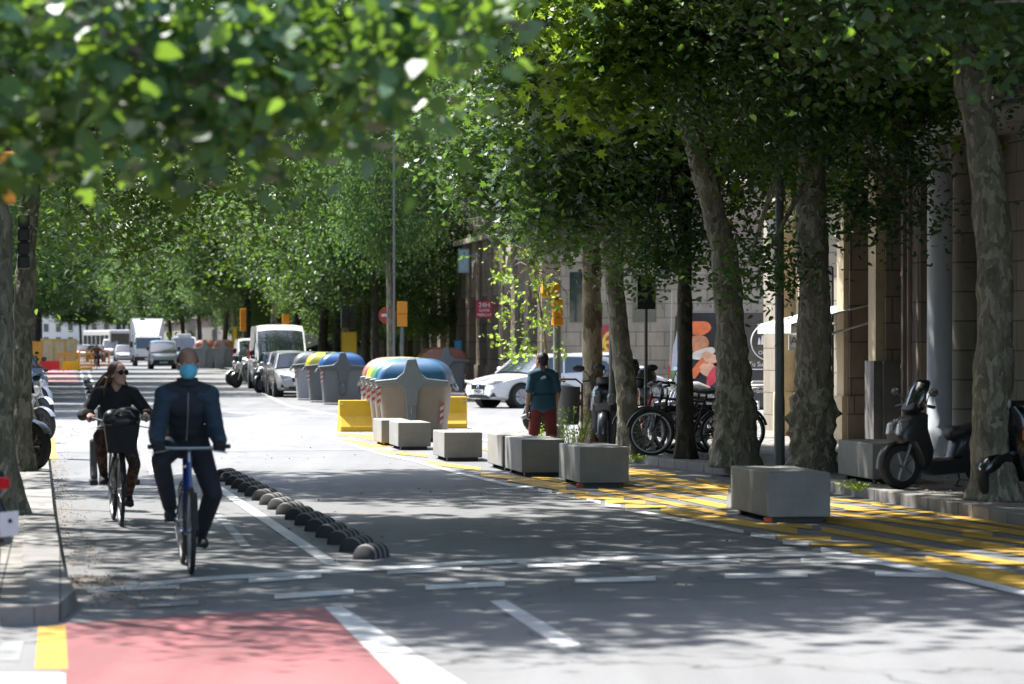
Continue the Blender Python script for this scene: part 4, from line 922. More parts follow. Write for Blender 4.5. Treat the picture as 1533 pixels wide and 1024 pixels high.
# street bin by the sunlit trunk, weeds
c = P(862, 672, .12); t = thing('litter_bin', 'small dark hooped litter bin left of the sunlit trunk', 'litter bin', (c.x - .1, c.y + .8, .12))
mb = MB(); mb.lathe([(.15, .35), (.17, .38), (.19, .95), (.18, .96), (.17, .94)], n=20); mb.build('bucket', k_pole, t)
mb = MB(); mb.tube([(-.22, 0, 0), (-.22, 0, 1.0), (-.12, 0, 1.08), (.12, 0, 1.08), (.22, 0, 1.0), (.22, 0, 0)], .018, 8); mb.build('hoop', M('copper_paint', (.3, .12, .05), .4), t)
rng = np.random.default_rng(3)
def weeds(label, px_, py_, w, h, n, seed, name='weed_clump'):
    c = P(px_, py_, .12); t = thing(name, label, 'weeds', c); rng = np.random.default_rng(seed); mb = MB(); C = []
    for _ in range(14):
        x, y = rng.normal(size=2) * w * .5; hh = h * rng.uniform(.4, 1.1); mb.tube([(x * .5, y * .5, 0), (x * .8, y, hh * .5), (x * 1.2, y, hh)], [.006, .005, .003], 4)
        for k in range(n // 14): tt = rng.uniform(.2, 1.05); C.append((x * (.5 + .7 * tt) + rng.normal() * .05, y + rng.normal() * .05, hh * tt))
    mb.build('stem', L_young, t)
    me = leaf_mesh('foliage', np.array(C), .035 * rng.uniform(.6, 1.2, len(C)), OVATE, L_young, rng, .3); o = bpy.data.objects.new('foliage', me); COL.objects.link(o); o.parent = t; return t
weeds('bright green weeds at the foot of the sunlit trunk', 861, 671, .28, .62, 420, 1)
weeds('green weeds behind the walking man legs', 806, 662, .3, .3, 260, 2)
weeds('small grass tuft on the kerb in front of the bicycles', 950, 690, .1, .08, 120, 3)
weeds('small weed tuft by the kerb right of the largest block', 1283, 735, .09, .11, 120, 4)

# far street works
def fence(label, px0, px1, py0, py1, Y, col, panels=True, n=3, grp='works barriers'):
    x0, x1 = XA(px0, Y), XA(px1, Y); z1 = max(.5, ZA(py0, Y)); z0 = max(0, ZA(py1, Y)); m = M('works_paint', col, .6, var=.12)
    t = thing('works_barrier', label, 'barrier', ((x0 + x1) / 2, Y, 0), 0, grp); W = x1 - x0
    mb = MB(); r = .05
    for k in range(n + 1): x = -W / 2 + W * k / n; mb.box(x - r, x + r, -r, r, 0, z1)
    mb.box(-W / 2, W / 2, -r * .9, r * .9, z1 - .1, z1 - .005); mb.box(-W / 2, W / 2, -r * .9, r * .9, .1, .25); mb.build('frame', m, t, smooth=0)
    mb = MB()
    if panels: mb.box(-W / 2, W / 2, -.02, .02, .25, z1 - .1); mb.build('panel', m if panels == 1 else panels, t, smooth=0)
    else:
        for k in range(int(W / .14)): mb.box(-W / 2 + k * .14, -W / 2 + k * .14 + .03, -.02, .02, .25, z1 - .1)
        mb.build('grille', m, t, smooth=0)
    return t
cy = (.62, .36, .03); cream = M('cream_panel', (.6, .52, .36), .7, var=.2)
fence('tall pale yellow site hoarding at the far junction', 62, 114, 508, 556, 186, (.66, .45, .12), cream, 3)
fence('orange yellow works fence left of the hoarding', 47, 62, 512, 553, 184, (.62, .33, .06), 1, 1)
fence('red plastic works barrier on the far left', 62, 88, 541, 556, 178, (.5, .03, .05), 1, 2)
fence('yellow mesh works barrier right of the red one', 88, 117, 529, 556, 179, cy, False, 2)
fence('solid yellow works tub in front of the mesh barrier', 95, 119, 542, 557, 175, (.68, .5, .02), 1, 1)
fence('yellow mesh works barrier beside the far cyclist', 119, 137, 529, 557, 176, cy, False, 1)
fence('orange works barrier behind the far cyclist', 119, 163, 525, 550, 200, (.62, .2, .05), False, 2)
# ------------------------------------------------------------------ wheels
def wheel(par, c, r, w, name='wheel', spokes=5, rim=None, axis='Y', tyre_r=None):
    mb = MB(); mb.lathe([(r * .62, -w * .42), (r * .93, -w * .5), (r, -w * .32), (r, w * .32), (r * .93, w * .5), (r * .62, w * .42)], c, axis, 26); o = mb.build(name, k_rubber, par, smooth=50)
    mb = MB(); mb.lathe([(r * .64, -w * .44), (r * .66, -w * .47), (r * .6, -w * .3), (r * .58, w * .3), (r * .66, w * .47), (r * .64, w * .44)], c, axis, 26)
    for k in range(spokes):
        a = 2 * PI * k / spokes; d = (math.cos(a), math.sin(a))
        p0 = (c[0] + d[0] * r * .1, c[1], c[2] + d[1] * r * .1); p1 = (c[0] + d[0] * r * .62, c[1], c[2] + d[1] * r * .62)
        for s in (-1, 1): mb.tube([(p0[0], c[1] + s * w * .34, p0[2]), (p1[0], c[1] + s * w * .4, p1[2])], [r * .11, r * .085], 6)
    mb.lathe([(r * .02, -w * .45), (r * .17, -w * .42), (r * .17, w * .42), (r * .02, w * .45)], c, axis, 14)
    mb.build('rim', rim or k_steel, o, smooth=40); return o

# generic car: x forward, stations along the length
def car(label, kind='hatch', paint=None, group=None, plate='3714 KLM', L=4.2, W=1.78, H=1.46, name='parked_car', cat='car', detail=True):
    paint = paint or k_white; t = thing(name, label, cat, (0, 0, 0), 0, group)
    h = L / 2; w = W / 2
    if kind == 'hatch':
        st = [(-h, .42, .78, .80), (-h + .06, .28, .98, .90), (-h + .5, .2, 1.0, .98), (-.6, .18, .96, 1), (.6, .18, .93, 1), (h - .95, .2, .90, .985), (h - .42, .22, .80, .93), (h - .1, .26, .68, .82), (h, .34, .56, .70)]
        gx = [(-h + .12, 1.0), (-h + .42, H - .1), (-h + 1.0, H - .02), (-.1, H), (.45, H - .05), (h - 1.12, .93)]
        whx = (-h + .78, h - .82); wr = .32
    else:   # van
        st = [(-h, .35, 1.1, .97), (-h + .08, .25, 1.15, 1), (-.6, .22, 1.15, 1), (.9, .22, 1.12, 1), (h - .85, .24, 1.08, .99), (h - .4, .25, 1.0, .95), (h - .1, .28, .86, .88), (h, .36, .7, .78)]
        gx = [(-h + .02, 1.15), (-h + .1, H - .08), (-h + .5, H), (h - 1.9, H), (h - 1.5, H - .1), (h - .62, 1.06)]
        if kind == 'highvan': gx = [(-h + .02, 1.15), (-h + .1, H - .08), (-h + .5, H), (h - 1.9, H), (h - 1.55, H - .2), (h - 1.2, 1.72), (h - .62, 1.1)]
        whx = (-h + .95, h - .85); wr = .34
    def ring(x, zb, zt, f):
        a = w * f; m_ = zb + (zt - zb) * .55
        hp = [(0, zb), (a * .86, zb), (a * .96, zb + .06), (a, m_ - .05), (a * .995, m_ + .05), (a * .965, zt - .05), (a * .90, zt), (a * .45, zt + .03), (0, zt + .035)]
        return [(x, y, z) for y, z in hp] + [(x, -y, z) for y, z in hp[-2:0:-1]]
    mb = MB(); mb.rings([ring(*s) for s in st]); mb.build('body', paint, t, smooth=32)
    # greenhouse
    def gr_(x, z, zb=None):
        zb = zb or .94; k = (z - zb) / (H - zb); a0 = w * .90; a1 = w * (.90 - .17 * max(k, 0)) if kind == 'hatch' else w * (.93 - .08 * max(k, 0))
        return a0, a1
    beltz = .95 if kind == 'hatch' else 1.12
    rs = []
    for x, z in gx:
        a0, a1 = gr_(x, z, beltz); z = max(z, beltz + .02)
        rs.append([(x, a0, beltz - .05), (x, (a0 + a1) / 2, (beltz + z) / 2), (x, a1, z - .02), (x, a1 * .5, z + .015), (x, 0, z + .02), (x, -a1 * .5, z + .015), (x, -a1, z - .02), (x, -(a0 + a1) / 2, (beltz + z) / 2), (x, -a0, beltz - .05)])
    mb = MB(); mb.rings(rs); gl = mb.build('glasshouse' if kind == 'hatch' else 'windscreen', k_glass, t, smooth=30)
    # roof skin
    mb = MB(); rr_ = []
    rng_ = gx[1:-1] if kind == 'hatch' else gx[0:-1]
    if kind == 'highvan': rng_ = gx[0:-2]
    for x, z in rng_:
        a0, a1 = gr_(x, z, beltz); e = .012
        zl = z - .07 if kind == 'hatch' else (beltz if x < h - 2.1 else z - .12)
        al = a1 + .006 if kind == 'hatch' else a1 + .02 + (.04 if x < h - 2.1 else 0)
        rr_.append([(x, al, zl), (x, a1 + e, z - .02), (x, a1 * .6, z + e + .02), (x, 0, z + e + .03), (x, -a1 * .6, z + e + .02), (x, -a1 - e, z - .02), (x, -al, zl)])
    mb.rings(rr_, cap=True, closed=True); mb.build('roof', paint, t, smooth=32)
    # pillars
    for s in (-1, 1):
        mb = MB(); x0, z0 = gx[-1]; x1, z1 = gx[-2]; a0, _ = gr_(x0, z0, beltz); _, a1 = gr_(x1, z1, beltz)
        mb.tube([(x0, s * (a0 + .004), z0), (x1, s * (a1 + .004), z1)], .035, 6)
        if kind == 'highvan': mb.build('pillar', paint, t, smooth=50); mb = MB(); mb.tube([(x1, s * (a1 + .004), z1), (gx[-3][0], s * (a1 * .98), gx[-3][1])], .035, 6)
        if kind == 'hatch':
            mb.build('pillar', paint, t, smooth=50); mb = MB(); mb.tube([(-.15, s * (w * .905), beltz - .03), (-.25, s * (w * .735), H - .05)], .035, 6); mb.build('pillar', paint, t, smooth=50); mb = MB()
            mb.tube([(-h + .1, s * (w * .88), beltz), (-h + .42, s * (w * .76), H - .12), (-h + .8, s * (w * .745), H - .07)], .075, 6); 
        else: mb.build('pillar', paint, t, smooth=50); mb = MB(); mb.tube([(h - 1.45, s * w * .94, beltz - .03), (h - 1.75, s * w * .88, min(H, 1.8) - .05)], .05, 6)
        mb.build('pillar', paint, t, smooth=50)
    # front
    zt = st[-2][2]; f = h
    for s in (-1, 1):
        mb = MB(); 
        if kind == 'hatch': mb.prism([(s * w * .36, .60), (s * w * .80, .69), (s * w * .84, .76), (s * w * .42, .70)], h - .36, h - .035, 'X')
        else: mb.prism([(s * w * .5, .72), (s * w * .86, .76), (s * w * .86, .98), (s * w * .6, .9)], h - .38, h - .085, 'X')
        mb.build('headlight', k_lamp, t, smooth=0, bevel=.02)
        mb = MB(); mb.prism([(s * w * .55, .30), (s * w * .8, .32), (s * w * .78, .42), (s * w * .6, .40)], h - .2, h - .02, 'X'); mb.build('fog_lamp', k_black, t, smooth=0)
        mb = MB()
        if kind == 'hatch': mb.prism([(s * w * .62, .72), (s * w * .90, .70), (s * w * .86, 1.0), (s * w * .74, .98)], -h - .012, -h + .4, 'X')
        else: mb.box(-h - .012, -h + .1, min(s * w * .86, s * w * .97), max(s * w * .86, s * w * .97), .9, 1.5)
        mb.build('tail_light', k_tail, t, smooth=0, bevel=.015)
        mb = MB(); mb.ell((gx[-1][0] - .25, s * (w + .1), beltz + .1 + (.15 if kind != 'hatch' else 0)), (.07, .1, .07 if kind == 'hatch' else .14), 12, 8); mb.tube([(gx[-1][0] - .25, s * w * .9, beltz + .03), (gx[-1][0] - .25, s * (w + .06), beltz + .08)], .02, 5)
        mb.build('mirror', k_black if kind != 'hatch' else paint, t)
    mb = MB(); mb.prism([(-w * .34, .5), (w * .34, .5), (w * .40, .64), (-w * .40, .64)], h - .1, h + .008, 'X') if kind == 'hatch' else mb.prism([(-w * .75, .42), (w * .75, .42), (w * .7, .62), (-w * .7, .62)], h - .1, h + .008, 'X')
    mb.build('grille', k_black, t, smooth=0, bevel=.01)
    mb = MB(); mb.box(h - .12, h + .006, -w * .5, w * .5, .27, .37) if kind == 'hatch' else mb.box(h - .2, h + .012, -w * .84, w * .84, .24, .42); mb.build('bumper', k_black, t, smooth=0, bevel=.02)
    mb = MB(); mb.box(h + .009, h + .02, -.26, .26, .40, .51); pl = mb.build('number_plate', k_plate, t, smooth=0)
    text_obj(plate, .1, k_black, pl, (h + .023, 0, .455), (PI / 2, 0, PI / 2), 'characters')
    mb = MB(); mb.box(-h - .02, -h - .004, -.26, .26, .5, .61); mb.build('number_plate', k_plate, t, smooth=0)
    # doors: seam and handles
    mb = MB()
    for s in (-1, 1):
        for x in ((-.1, .95, -1.05) if kind == 'hatch' else (h - 1.9, h - .95)): mb.box(x - .006, x + .006, min(s * (w - .02), s * (w + .003)), max(s * (w - .02), s * (w + .003)), .32, beltz - .1)
    mb.build('door_seam', k_arch, t, smooth=0)
    for s in (-1, 1):
        mb = MB(); mb.box((-.02 if kind == 'hatch' else h - 1.8), (.16 if kind == 'hatch' else h - 1.62), min(s * (w - .01), s * (w + .025)), max(s * (w - .01), s * (w + .025)), .78, .81); mb.build('door_handle', paint, t, smooth=0, bevel=.008)
    for x in whx:
        for s in (-1, 1):
            mb = MB(); mb.lathe([(wr * 1.16, s * (w - .3)), (wr * 1.16, s * (w + .006)), (.01, s * (w + .006))], (x, 0, wr + .02), 'Y', 24); mb.build('wheel_arch', k_arch, t, smooth=40)
            wheel(t, (x, s * (w - .07), wr), wr, .2, spokes=7 if kind == 'hatch' else 5)
    return t

def put(t, px_, py_, rz, zg=0):
    t.location = P(px_, py_, zg); t.rotation_euler = (0, 0, rz); return t
# cars of the junction
t = car('white hatchback with its front towards us left of the walking man', plate='7184 JDV', H=1.44, L=4.25, W=1.8)
t.location = (XA(812, 78.5), 78.6, 0); t.rotation_euler = (0, 0, PI + R(34))
mb = MB(); mb.torus((2.135, 0, .57), .05, .012, 'X', n=16, k=5); mb.tube([(2.14, -.035, .58), (2.14, 0, .56), (2.14, .035, .58)], .01, 5); mb.build('badge', k_chrome, t)
t = car('white hatchback seen from the rear with a big red tail lamp', L=3.95, W=1.74, H=1.47)
t.location = (XA(905, 80.5), 81.2, 0); t.rotation_euler = (0, 0, R(38))
GP = 'vehicles parked along the far right kerb'
t = car('tall white van parked facing us behind the red helmet scooter', 'highvan', k_white, GP, L=5.4, W=2.0, H=2.42, name='parked_van', cat='van'); t.location = (XA(413, 108), 109, 0); t.rotation_euler = (0, 0, SA + PI)
t = car('nearest silver car parked behind the grey containers', 'hatch', k_silver, GP, plate='2290 HBC', L=3.9, W=1.7); t.location = (XA(441, 93), 94, 0); t.rotation_euler = (0, 0, SA + PI)
t = car('second silver car parked between the nearest one and the van', 'hatch', k_silver, GP, L=4.0, W=1.72); t.location = (XA(430, 98.5), 99.2, 0); t.rotation_euler = (0, 0, SA + PI)
t = car('white van parked nose out behind the tall van', 'van', k_white, GP, L=4.6, W=1.85, H=1.95, name='parked_van', cat='van'); t.location = (XA(380, 142), 142, 0); t.rotation_euler = (0, 0, SA + PI)
t = car('white car half seen right of the tall van between trunks', 'van', k_white, None, L=5.0, W=1.9, H=2.1, name='parked_van', cat='van'); t.location = (XA(488, 150), 150, .12); t.rotation_euler = (0, 0, R(20))
t = car('white car glimpsed between the dark trunks by the yellow board', 'van', k_white, None, L=4.8, W=1.9, H=1.95, name='parked_van', cat='van'); t.location = (XA(632, 132), 132, .12); t.rotation_euler = (0, 0, R(10))
GT = 'oncoming traffic at the far junction'
t = car('silver delivery van leading the oncoming traffic', 'van', k_silver, GT, plate='4408 GZP', L=4.2, W=1.85, H=1.88, name='delivery_van', cat='van'); t.location = (XA(238, 188), 190, 0); t.rotation_euler = (0, 0, SA + PI)
t = car('white van with a roof unit behind the silver delivery van', 'van', k_white, GT, L=4.8, W=1.95, H=2.2, name='delivery_van', cat='van'); t.location = (XA(268, 215), 218, 0); t.rotation_euler = (0, 0, SA + PI)
mb = MB(); mb.box(-.3, .8, -.5, .5, 2.2, 2.42); mb.build('roof_unit', k_white, t, smooth=0, bevel=.04)
# box truck
def truck(label, px_, Y, sc=1):
    t = thing('box_truck', label, 'truck', (XA(px_, Y), Y, 0), SA + PI, GT)
    mb = MB(); mb.rings([[(0, -1.05, .45), (0, 1.05, .45), (0, 1.05, 2.2), (0, -1.05, 2.2)], [(1.5, -1.05, .45), (1.5, 1.05, .45), (1.5, 1.03, 2.2), (1.5, -1.03, 2.2)], [(1.9, -1.02, .45), (1.9, 1.02, .45), (1.9, 1.0, 1.3), (1.9, -1.0, 1.3)]]); mb.build('cab', k_white, t, smooth=0, bevel=.06)
    mb = MB(); mb.add([(1.56, -.93, 2.14), (1.56, .93, 2.14), (1.915, .9, 1.32), (1.915, -.9, 1.32)], [(0, 3, 2, 1)]); mb.build('windscreen', k_glass, t, smooth=0)
    mb = MB(); mb.box(-5.2, -.06, -1.2, 1.2, .8, 3.55); mb.build('cargo_box', M('truck_box', (.6, .6, .61), .5, var=.06, dirt=.2), t, smooth=0, bevel=.04)
    mb = MB(); mb.rings([[(-.05, -1.1, 2.25), (-.05, 1.1, 2.25), (-.05, 1.1, 3.5), (-.05, -1.1, 3.5)], [(1.4, -.8, 2.25), (1.4, .8, 2.25), (1.2, .8, 2.4), (1.2, -.8, 2.4)]]); mb.build('wind_deflector', k_white, t, smooth=0, bevel=.03)
    mb = MB(); mb.box(1.6, 1.96, -1.03, 1.03, .4, .72); mb.build('bumper', k_black, t, smooth=0, bevel=.03)
    mb = MB(); mb.box(1.962, 1.975, -.26, .26, .5, .62); mb.build('number_plate', k_plate, t, smooth=0)
    for s in (-1, 1):
        mb = MB(); mb.box(1.75, 1.93, min(s * .7, s * .98), max(s * .7, s * .98), .75, .95); mb.build('headlight', k_lamp, t, smooth=0, bevel=.02)
        mb = MB(); mb.box(1.3, 1.38, min(s * 1.12, s * 1.34), max(s * 1.12, s * 1.34), 1.4, 1.85); mb.build('mirror', k_black, t, smooth=0, bevel=.03)
        for x in (1.0, -3.6): wheel(t, (x, s * .9, .42), .42, .26)
    return t
truck('white box truck with a wind deflector in the oncoming lane', 221, 212)
# distant blurred traffic
GD = 'distant traffic near the end of the street'
cs = [(184, 290, 'hatch', k_dark, 'dark car beyond the truck'), (186, 250, 'hatch', k_silver, 'silver car left of the box truck'), (143, 262, 'hatch', k_dark, 'dark car with headlights behind the far cyclist'), (165, 330, 'van', k_white, 'white van far behind the dark car'),
      (125, 300, 'hatch', k_white, 'white car behind the site hoarding'), (108, 350, 'van', k_dark, 'dark van behind the site hoarding'), (152, 380, 'hatch', k_white, 'distant white car in the middle of the street'), (92, 330, 'hatch', k_silver, 'distant silver car over the hoarding'), (293, 235, 'hatch', k_dark, 'dark car between the roof unit van and the far containers')]
for x, Y, kd, pt, lb in cs:
    t = car(lb, kd, pt, GD, H=1.5 if kd == 'hatch' else 2.1, name='distant_car', L=4.4); t.location = (XA(x, Y), Y, 0); t.rotation_euler = (0, 0, SA + PI)
t = thing('city_bus', 'blurred white bus at the far end of the street', 'bus', (XA(150, 330), 335, 0), SA + PI + .25)
mb = MB(); mb.box(-6, 6, -1.25, 1.25, .35, 3.2); mb.build('body', k_white, t, smooth=0, bevel=.15)
mb = MB(); mb.box(6.0, 6.02, -1.1, 1.1, 1.3, 2.8); mb.build('windscreen', k_glass, t, smooth=0)
for s in (-1, 1):
    for k in range(6): mb = MB(); mb.box(-5.6 + k * 1.9, -5.6 + k * 1.9 + 1.6, min(s * 1.25, s * 1.27), max(s * 1.25, s * 1.27), 1.5, 2.6); mb.build('window', k_glass, t, smooth=0)
    for x in (-3.6, 3.8): wheel(t, (x, s * 1.15, .48), .48, .28)

# black delivery van with printed side
t = car('black high van with a round white logo and fruit picture on its side', 'highvan', k_dark, None, L=5.6, W=2.0, H=2.5, name='delivery_van', cat='van')
YV = 67.0; t.location = (XA(1183, YV), YV, 0); t.rotation_euler = (0, 0, R(-3))   # side facing us is local -y
fy = -1.022; kx = XA(1183, YV); lw = M('print_white', (.72, .73, .74), .5, var=.02)
mb = MB(); mb.torus((XA(1150, YV) - kx, fy - .03, ZA(513, YV)), .43, .014, 'Y', n=40, k=5); lg = mb.build('logo_ring', lw, t)
mb = MB(); cx = XA(1150, YV) - kx; cz = ZA(513, YV)
for dx, z0, z1, ww in ((-.24, -.06, .06, .04), (-.17, -.06, .12, .04), (-.1, -.06, .2, .05), (-.03, -.06, .16, .04), (.04, -.06, .24, .05), (.11, -.06, .14, .04), (.18, -.06, .1, .04)): mb.prism([(cx + dx - ww, cz + z0), (cx + dx + ww * .6, cz + z0), (cx + dx + ww * .4, cz + z1), (cx + dx - ww * .3, cz + z1 + .05)], fy - .036, fy - .03, 'Y')
mb.build('logo_emblem', lw, t, smooth=0)
def vtxt(s, px_, py_, size): return text_obj(s, size, lw, t, (XA(px_, YV) - kx, fy - .035, ZA(py_, YV)), (PI / 2, 0, 0))
vtxt('ORIENTAL', 1151, 529, .12); vtxt('Tu Supermercado', 1153, 546, .15); vtxt('"Especialista', 1143, 578, .14); vtxt('oriental', 1143, 585.5, .13)
mb = MB(); mb.box(XA(1115, YV) - kx, XA(1180, YV) - kx, fy - .036, fy - .03, ZA(554, YV), ZA(552.5, YV)); mb.build('print_line', lw, t, smooth=0)
gm = [M('fruit_%d' % i, c, .5, var=.25, vs=6) for i, c in enumerate(((.65, .16, .06), (.62, .05, .09), (.68, .38, .26), (.66, .62, .56), (.5, .22, .12)))]
def blob(px_, py_, rx, rz, mi, ang=0):
    mb = MB(); pts = []
    for k in range(22):
        a = 2 * PI * k / 22; u, v = rx * math.cos(a), rz * math.sin(a) * (1 + .12 * math.sin(3 * a)); pts.append((XA(px_, YV) - kx + u * math.cos(ang) - v * math.sin(ang), ZA(py_, YV) + u * math.sin(ang) + v * math.cos(ang)))
    blob.k += 1; mb.prism(pts, fy - .03 - .002 * blob.k, fy - .02, 'Y'); mb.build('printed_fruit', gm[mi], t, smooth=0)
blob.k = 0
for a in ((1046, 492, .28, .17, 0), (1044, 515, .26, .2, 4), (1052, 530, .3, .12, 3, .3), (1047, 548, .28, .1, 0, .9), (1058, 553, .19, .15, 2), (1067, 563, .12, .26, 1, -.5), (1062, 536, .2, .12, 2, -.4), (1036, 562, .1, .26, 0, -.7)): blob(*a)
# pale feather flag beside the van
t = thing('banner_flag', 'pale blue feather banner with a red and white edge before the black van', 'banner', (XA(1008, 62), 62, .0), 0)
mb = MB(); mb.cyl((-.1, 0, 0), (-.02, 0, 2.9), .015); mb.build('pole', k_steel, t)
z = lambda y: ZA(y, 62)
mb = MB(); mb.prism([(-.08, z(575)), (.0, z(520)), (.12, z(487)), (.24, z(478)), (.36, z(495)), (.36, z(590)), (.2, z(586))], -.006, .006, 'Y'); mb.build('cloth', M('banner_cloth', (.42, .48, .6), .8, var=.12), t, smooth=0)
mb = MB(); mb.prism([(-.14, z(584)), (-.10, z(545)), (-.03, z(560)), (.0, z(584))], -.014, -.008, 'Y'); mb.build('red_edge', k_red, t, smooth=0)

# ------------------------------------------------------------------ scooters and motorbikes (x forward)
def spoked(par, c, r, nm='wheel', t_r=.018, rimc=None, n=24):
    mb = MB(); mb.torus(c, r - t_r, t_r, 'Y', 36, 8); o = mb.build(nm, k_rubber, par)
    mb = MB(); mb.torus(c, r - t_r * 2.6, t_r * .8, 'Y', 36, 6); mb.cyl((c[0], c[1] - .03, c[2]), (c[0], c[1] + .03, c[2]), .022)
    mb.build('rim', rimc or k_steel, o)
    mb = MB()
    for k in range(n):
        a = 2 * PI * k / n; s = 1 if k % 2 else -1
        mb.tube([(c[0] + .02 * math.cos(a + .8 * s), c[1] + .025 * s, c[2] + .02 * math.sin(a + .8 * s)), (c[0] + (r - t_r * 2.6) * math.cos(a), c[1], c[2] + (r - t_r * 2.6) * math.sin(a))], .0022, 3)
    mb.build('spokes', k_steel, o); return o
def mrings(mb, st, n=14, pw=2.4):
    """superellipse loft along x; st: (x, zc, half height, half width)"""
    rs = []
    for x, zc, hh, hw in st:
        rs.append([(x, hw * math.copysign(abs(math.cos(2 * PI * j / n)) ** (2 / pw), math.cos(2 * PI * j / n)), zc + hh * math.copysign(abs(math.sin(2 * PI * j / n)) ** (2 / pw), math.sin(2 * PI * j / n))) for j in range(n)])
    mb.rings(rs)
k_slamp = glassM('scooter_lamp', (.16, .165, .17), .12)
def big_scooter(label, paint, seatm=None, screen=True, box=None, helmet=None, name='scooter', group=None):
    t = thing(name, label, 'scooter', (0, 0, 0), 0, group)
    wheel(t, (.70, 0, .30), .30, .12, 'wheel', 5); wheel(t, (-.66, 0, .30), .30, .13, 'wheel', 5)
    mb = MB()
    for s in (-1, 1): mb.tube([(.70, s * .085, .30), (.60, s * .085, .56), (.50, s * .06, .80)], [.022, .026, .03], 8)
    mb.build('fork', k_steel, t)
    mb = MB(); rs = []       # front mudguard
    for a in np.linspace(R(-5), R(150), 12): rs.append([(.70 + rr_ * math.cos(a), y, .30 + rr_ * math.sin(a)) for rr_, y in ((.325, -.075), (.35, -.05), (.355, 0), (.35, .05), (.325, .075), (.335, .045), (.34, 0), (.335, -.045))])
    mb.rings(rs); mb.build('mudguard', paint, t, smooth=50)
    # leg shield / front body: side profile with width
    def slabp(poly, hw, nm, m, taper=.7, par=t, bev=.03):
        cx = sum(p[0] for p in poly) / len(poly); cz = sum(p[1] for p in poly) / len(poly); mb = MB()
        def ring(y, k): return [(cx + (p[0] - cx) * k, y, cz + (p[1] - cz) * k) for p in poly]
        mb.rings([ring(-hw, taper), ring(-hw * .78, .93), ring(-hw * .4, 1), ring(hw * .4, 1), ring(hw * .78, .93), ring(hw, taper)]); return mb.build(nm, m, par, smooth=45)
    slabp([(.80, .62), (.82, .74), (.66, .92), (.50, 1.02), (.36, 1.0), (.36, .80), (.26, .50), (.30, .28), (.42, .24), (.52, .46), (.62, .62)], .22, 'leg_shield', paint)
    slabp([(.42, .24), (.36, .36), (-.18, .40), (-.34, .52), (-.40, .40), (-.38, .2), (.2, .17)], .18, 'floor_board', paint, .85)
    slabp([(-.08, .40), (-.14, .62), (-.20, .70), (-.75, .78), (-.95, .84), (-.98, .74), (-.78, .52), (-.45, .36)], .19, 'rear_body', paint, .7)
    mb = MB(); mrings(mb, [(-.06, .70, .05, .08), (-.10, .72, .10, .13), (-.30, .75, .075, .16), (-.45, .80, .07, .15), (-.62, .85, .075, .15), (-.85, .88, .06, .12), (-.93, .89, .03, .08)]); mb.build('seat', k_seat, t, smooth=60)
    for s in (-1, 1):
        mb = MB(); mb.prism([(.83, .70), (.80, .86), (.66, .93), (.66, .84), (.74, .74)], *sorted((s * .05, s * .175)), 'Y'); mb.build('headlight', k_slamp, t, smooth=30, bevel=.03)
    # handlebar
    mb = MB(); mb.tube([(.42, -.33, 1.08), (.46, -.22, 1.10), (.50, 0, 1.06), (.46, .22, 1.10), (.42, .33, 1.08)], .016, 8); hb = mb.build('handlebar', k_black, t)
    for s in (-1, 1):
        mb = MB(); mb.tube([(.44, s * .26, 1.09), (.41, s * .37, 1.075)], .022, 8); mb.build('grip', k_rubber, hb)
        mb = MB(); mb.tube([(.49, s * .27, 1.11), (.51, s * .37, 1.08)], .008, 5); mb.build('brake_lever', k_steel, hb)
        mb = MB(); mb.tube([(.45, s * .24, 1.1), (.47, s * .32, 1.22), (.47, s * .37, 1.24)], .008, 6); mi = mb.build('mirror', k_black, t)
        mb = MB(); mb.ell((.47, s * .43, 1.27), (.03, .10, .055), 14, 8); mb.build('mirror_housing', k_black, mi)
    slabp([(.52, .98), (.62, 1.04), (.56, 1.14), (.42, 1.14), (.38, 1.04)], .14, 'cowl', k_black, .7)
    if screen:
        mb = MB(); rs = []
        for z, hw, x in ((1.06, .15, .60), (1.16, .2, .57), (1.30, .21, .50), (1.40, .17, .44), (1.43, .1, .42)):
            rs.append([(x - .10 * (y / .2) ** 2, y * hw / .2, z) for y in np.linspace(-.2, .2, 9)] + [(x - .012 - .10 * (y / .2) ** 2, y * hw / .2, z) for y in np.linspace(.2, -.2, 9)])
        mb.rings(rs); mb.build('windshield', k_glass, t, smooth=60)
    mb = MB(); mb.box(-1.0, -.97, -.09, .09, .72, .80); mb.build('tail_light', k_tail, t, smooth=0, bevel=.01)
    mb = MB(); mb.box(-1.06, -1.045, -.1, .1, .42, .58); pl = mb.build('number_plate', k_plate, t, smooth=0)
    mb = MB(); mb.tube([(-.9, 0, .74), (-1.05, 0, .5)], .03, 6); mb.build('plate_holder', k_black, t)
    mb = MB(); mb.tube([(-.3, -.16, .3), (-.55, -.2, .3), (-.9, -.2, .4)], [.03, .05, .055], 10); mb.build('exhaust', k_steel, t)
    mb = MB()
    for s in (-1, 1): mb.tube([(-.28, s * .08, .24), (-.35, s * .13, .1), (-.30, s * .15, .01), (-.38, s * .15, .005)], .013, 6)
    mb.tube([(-.34, -.13, .1), (-.34, .13, .1)], .012, 6); mb.build('stand', k_black, t)
    for s in (-1, 1): mb = MB(); mb.tube([(-.66, s * .1, .3), (-.62, s * .13, .6)], [.03, .022], 8); mb.build('shock_absorber', k_black, t)
    if box:
        mb = MB(); mb.rings([[(x, y, z) for x, y in ((-.72, -.2), (-.72, .2), (-1.12, .18), (-1.12, -.18))] if 0 else [(-.92 + .21 * k * math.cos(a), .2 * k * math.sin(a), z) for a in np.linspace(0, 2 * PI, 17)[:-1]] for z, k in ((.92, .8), (.96, 1), (1.12, 1.05), (1.22, .85), (1.25, .4))]); mb.build('top_box', box, t, smooth=50)
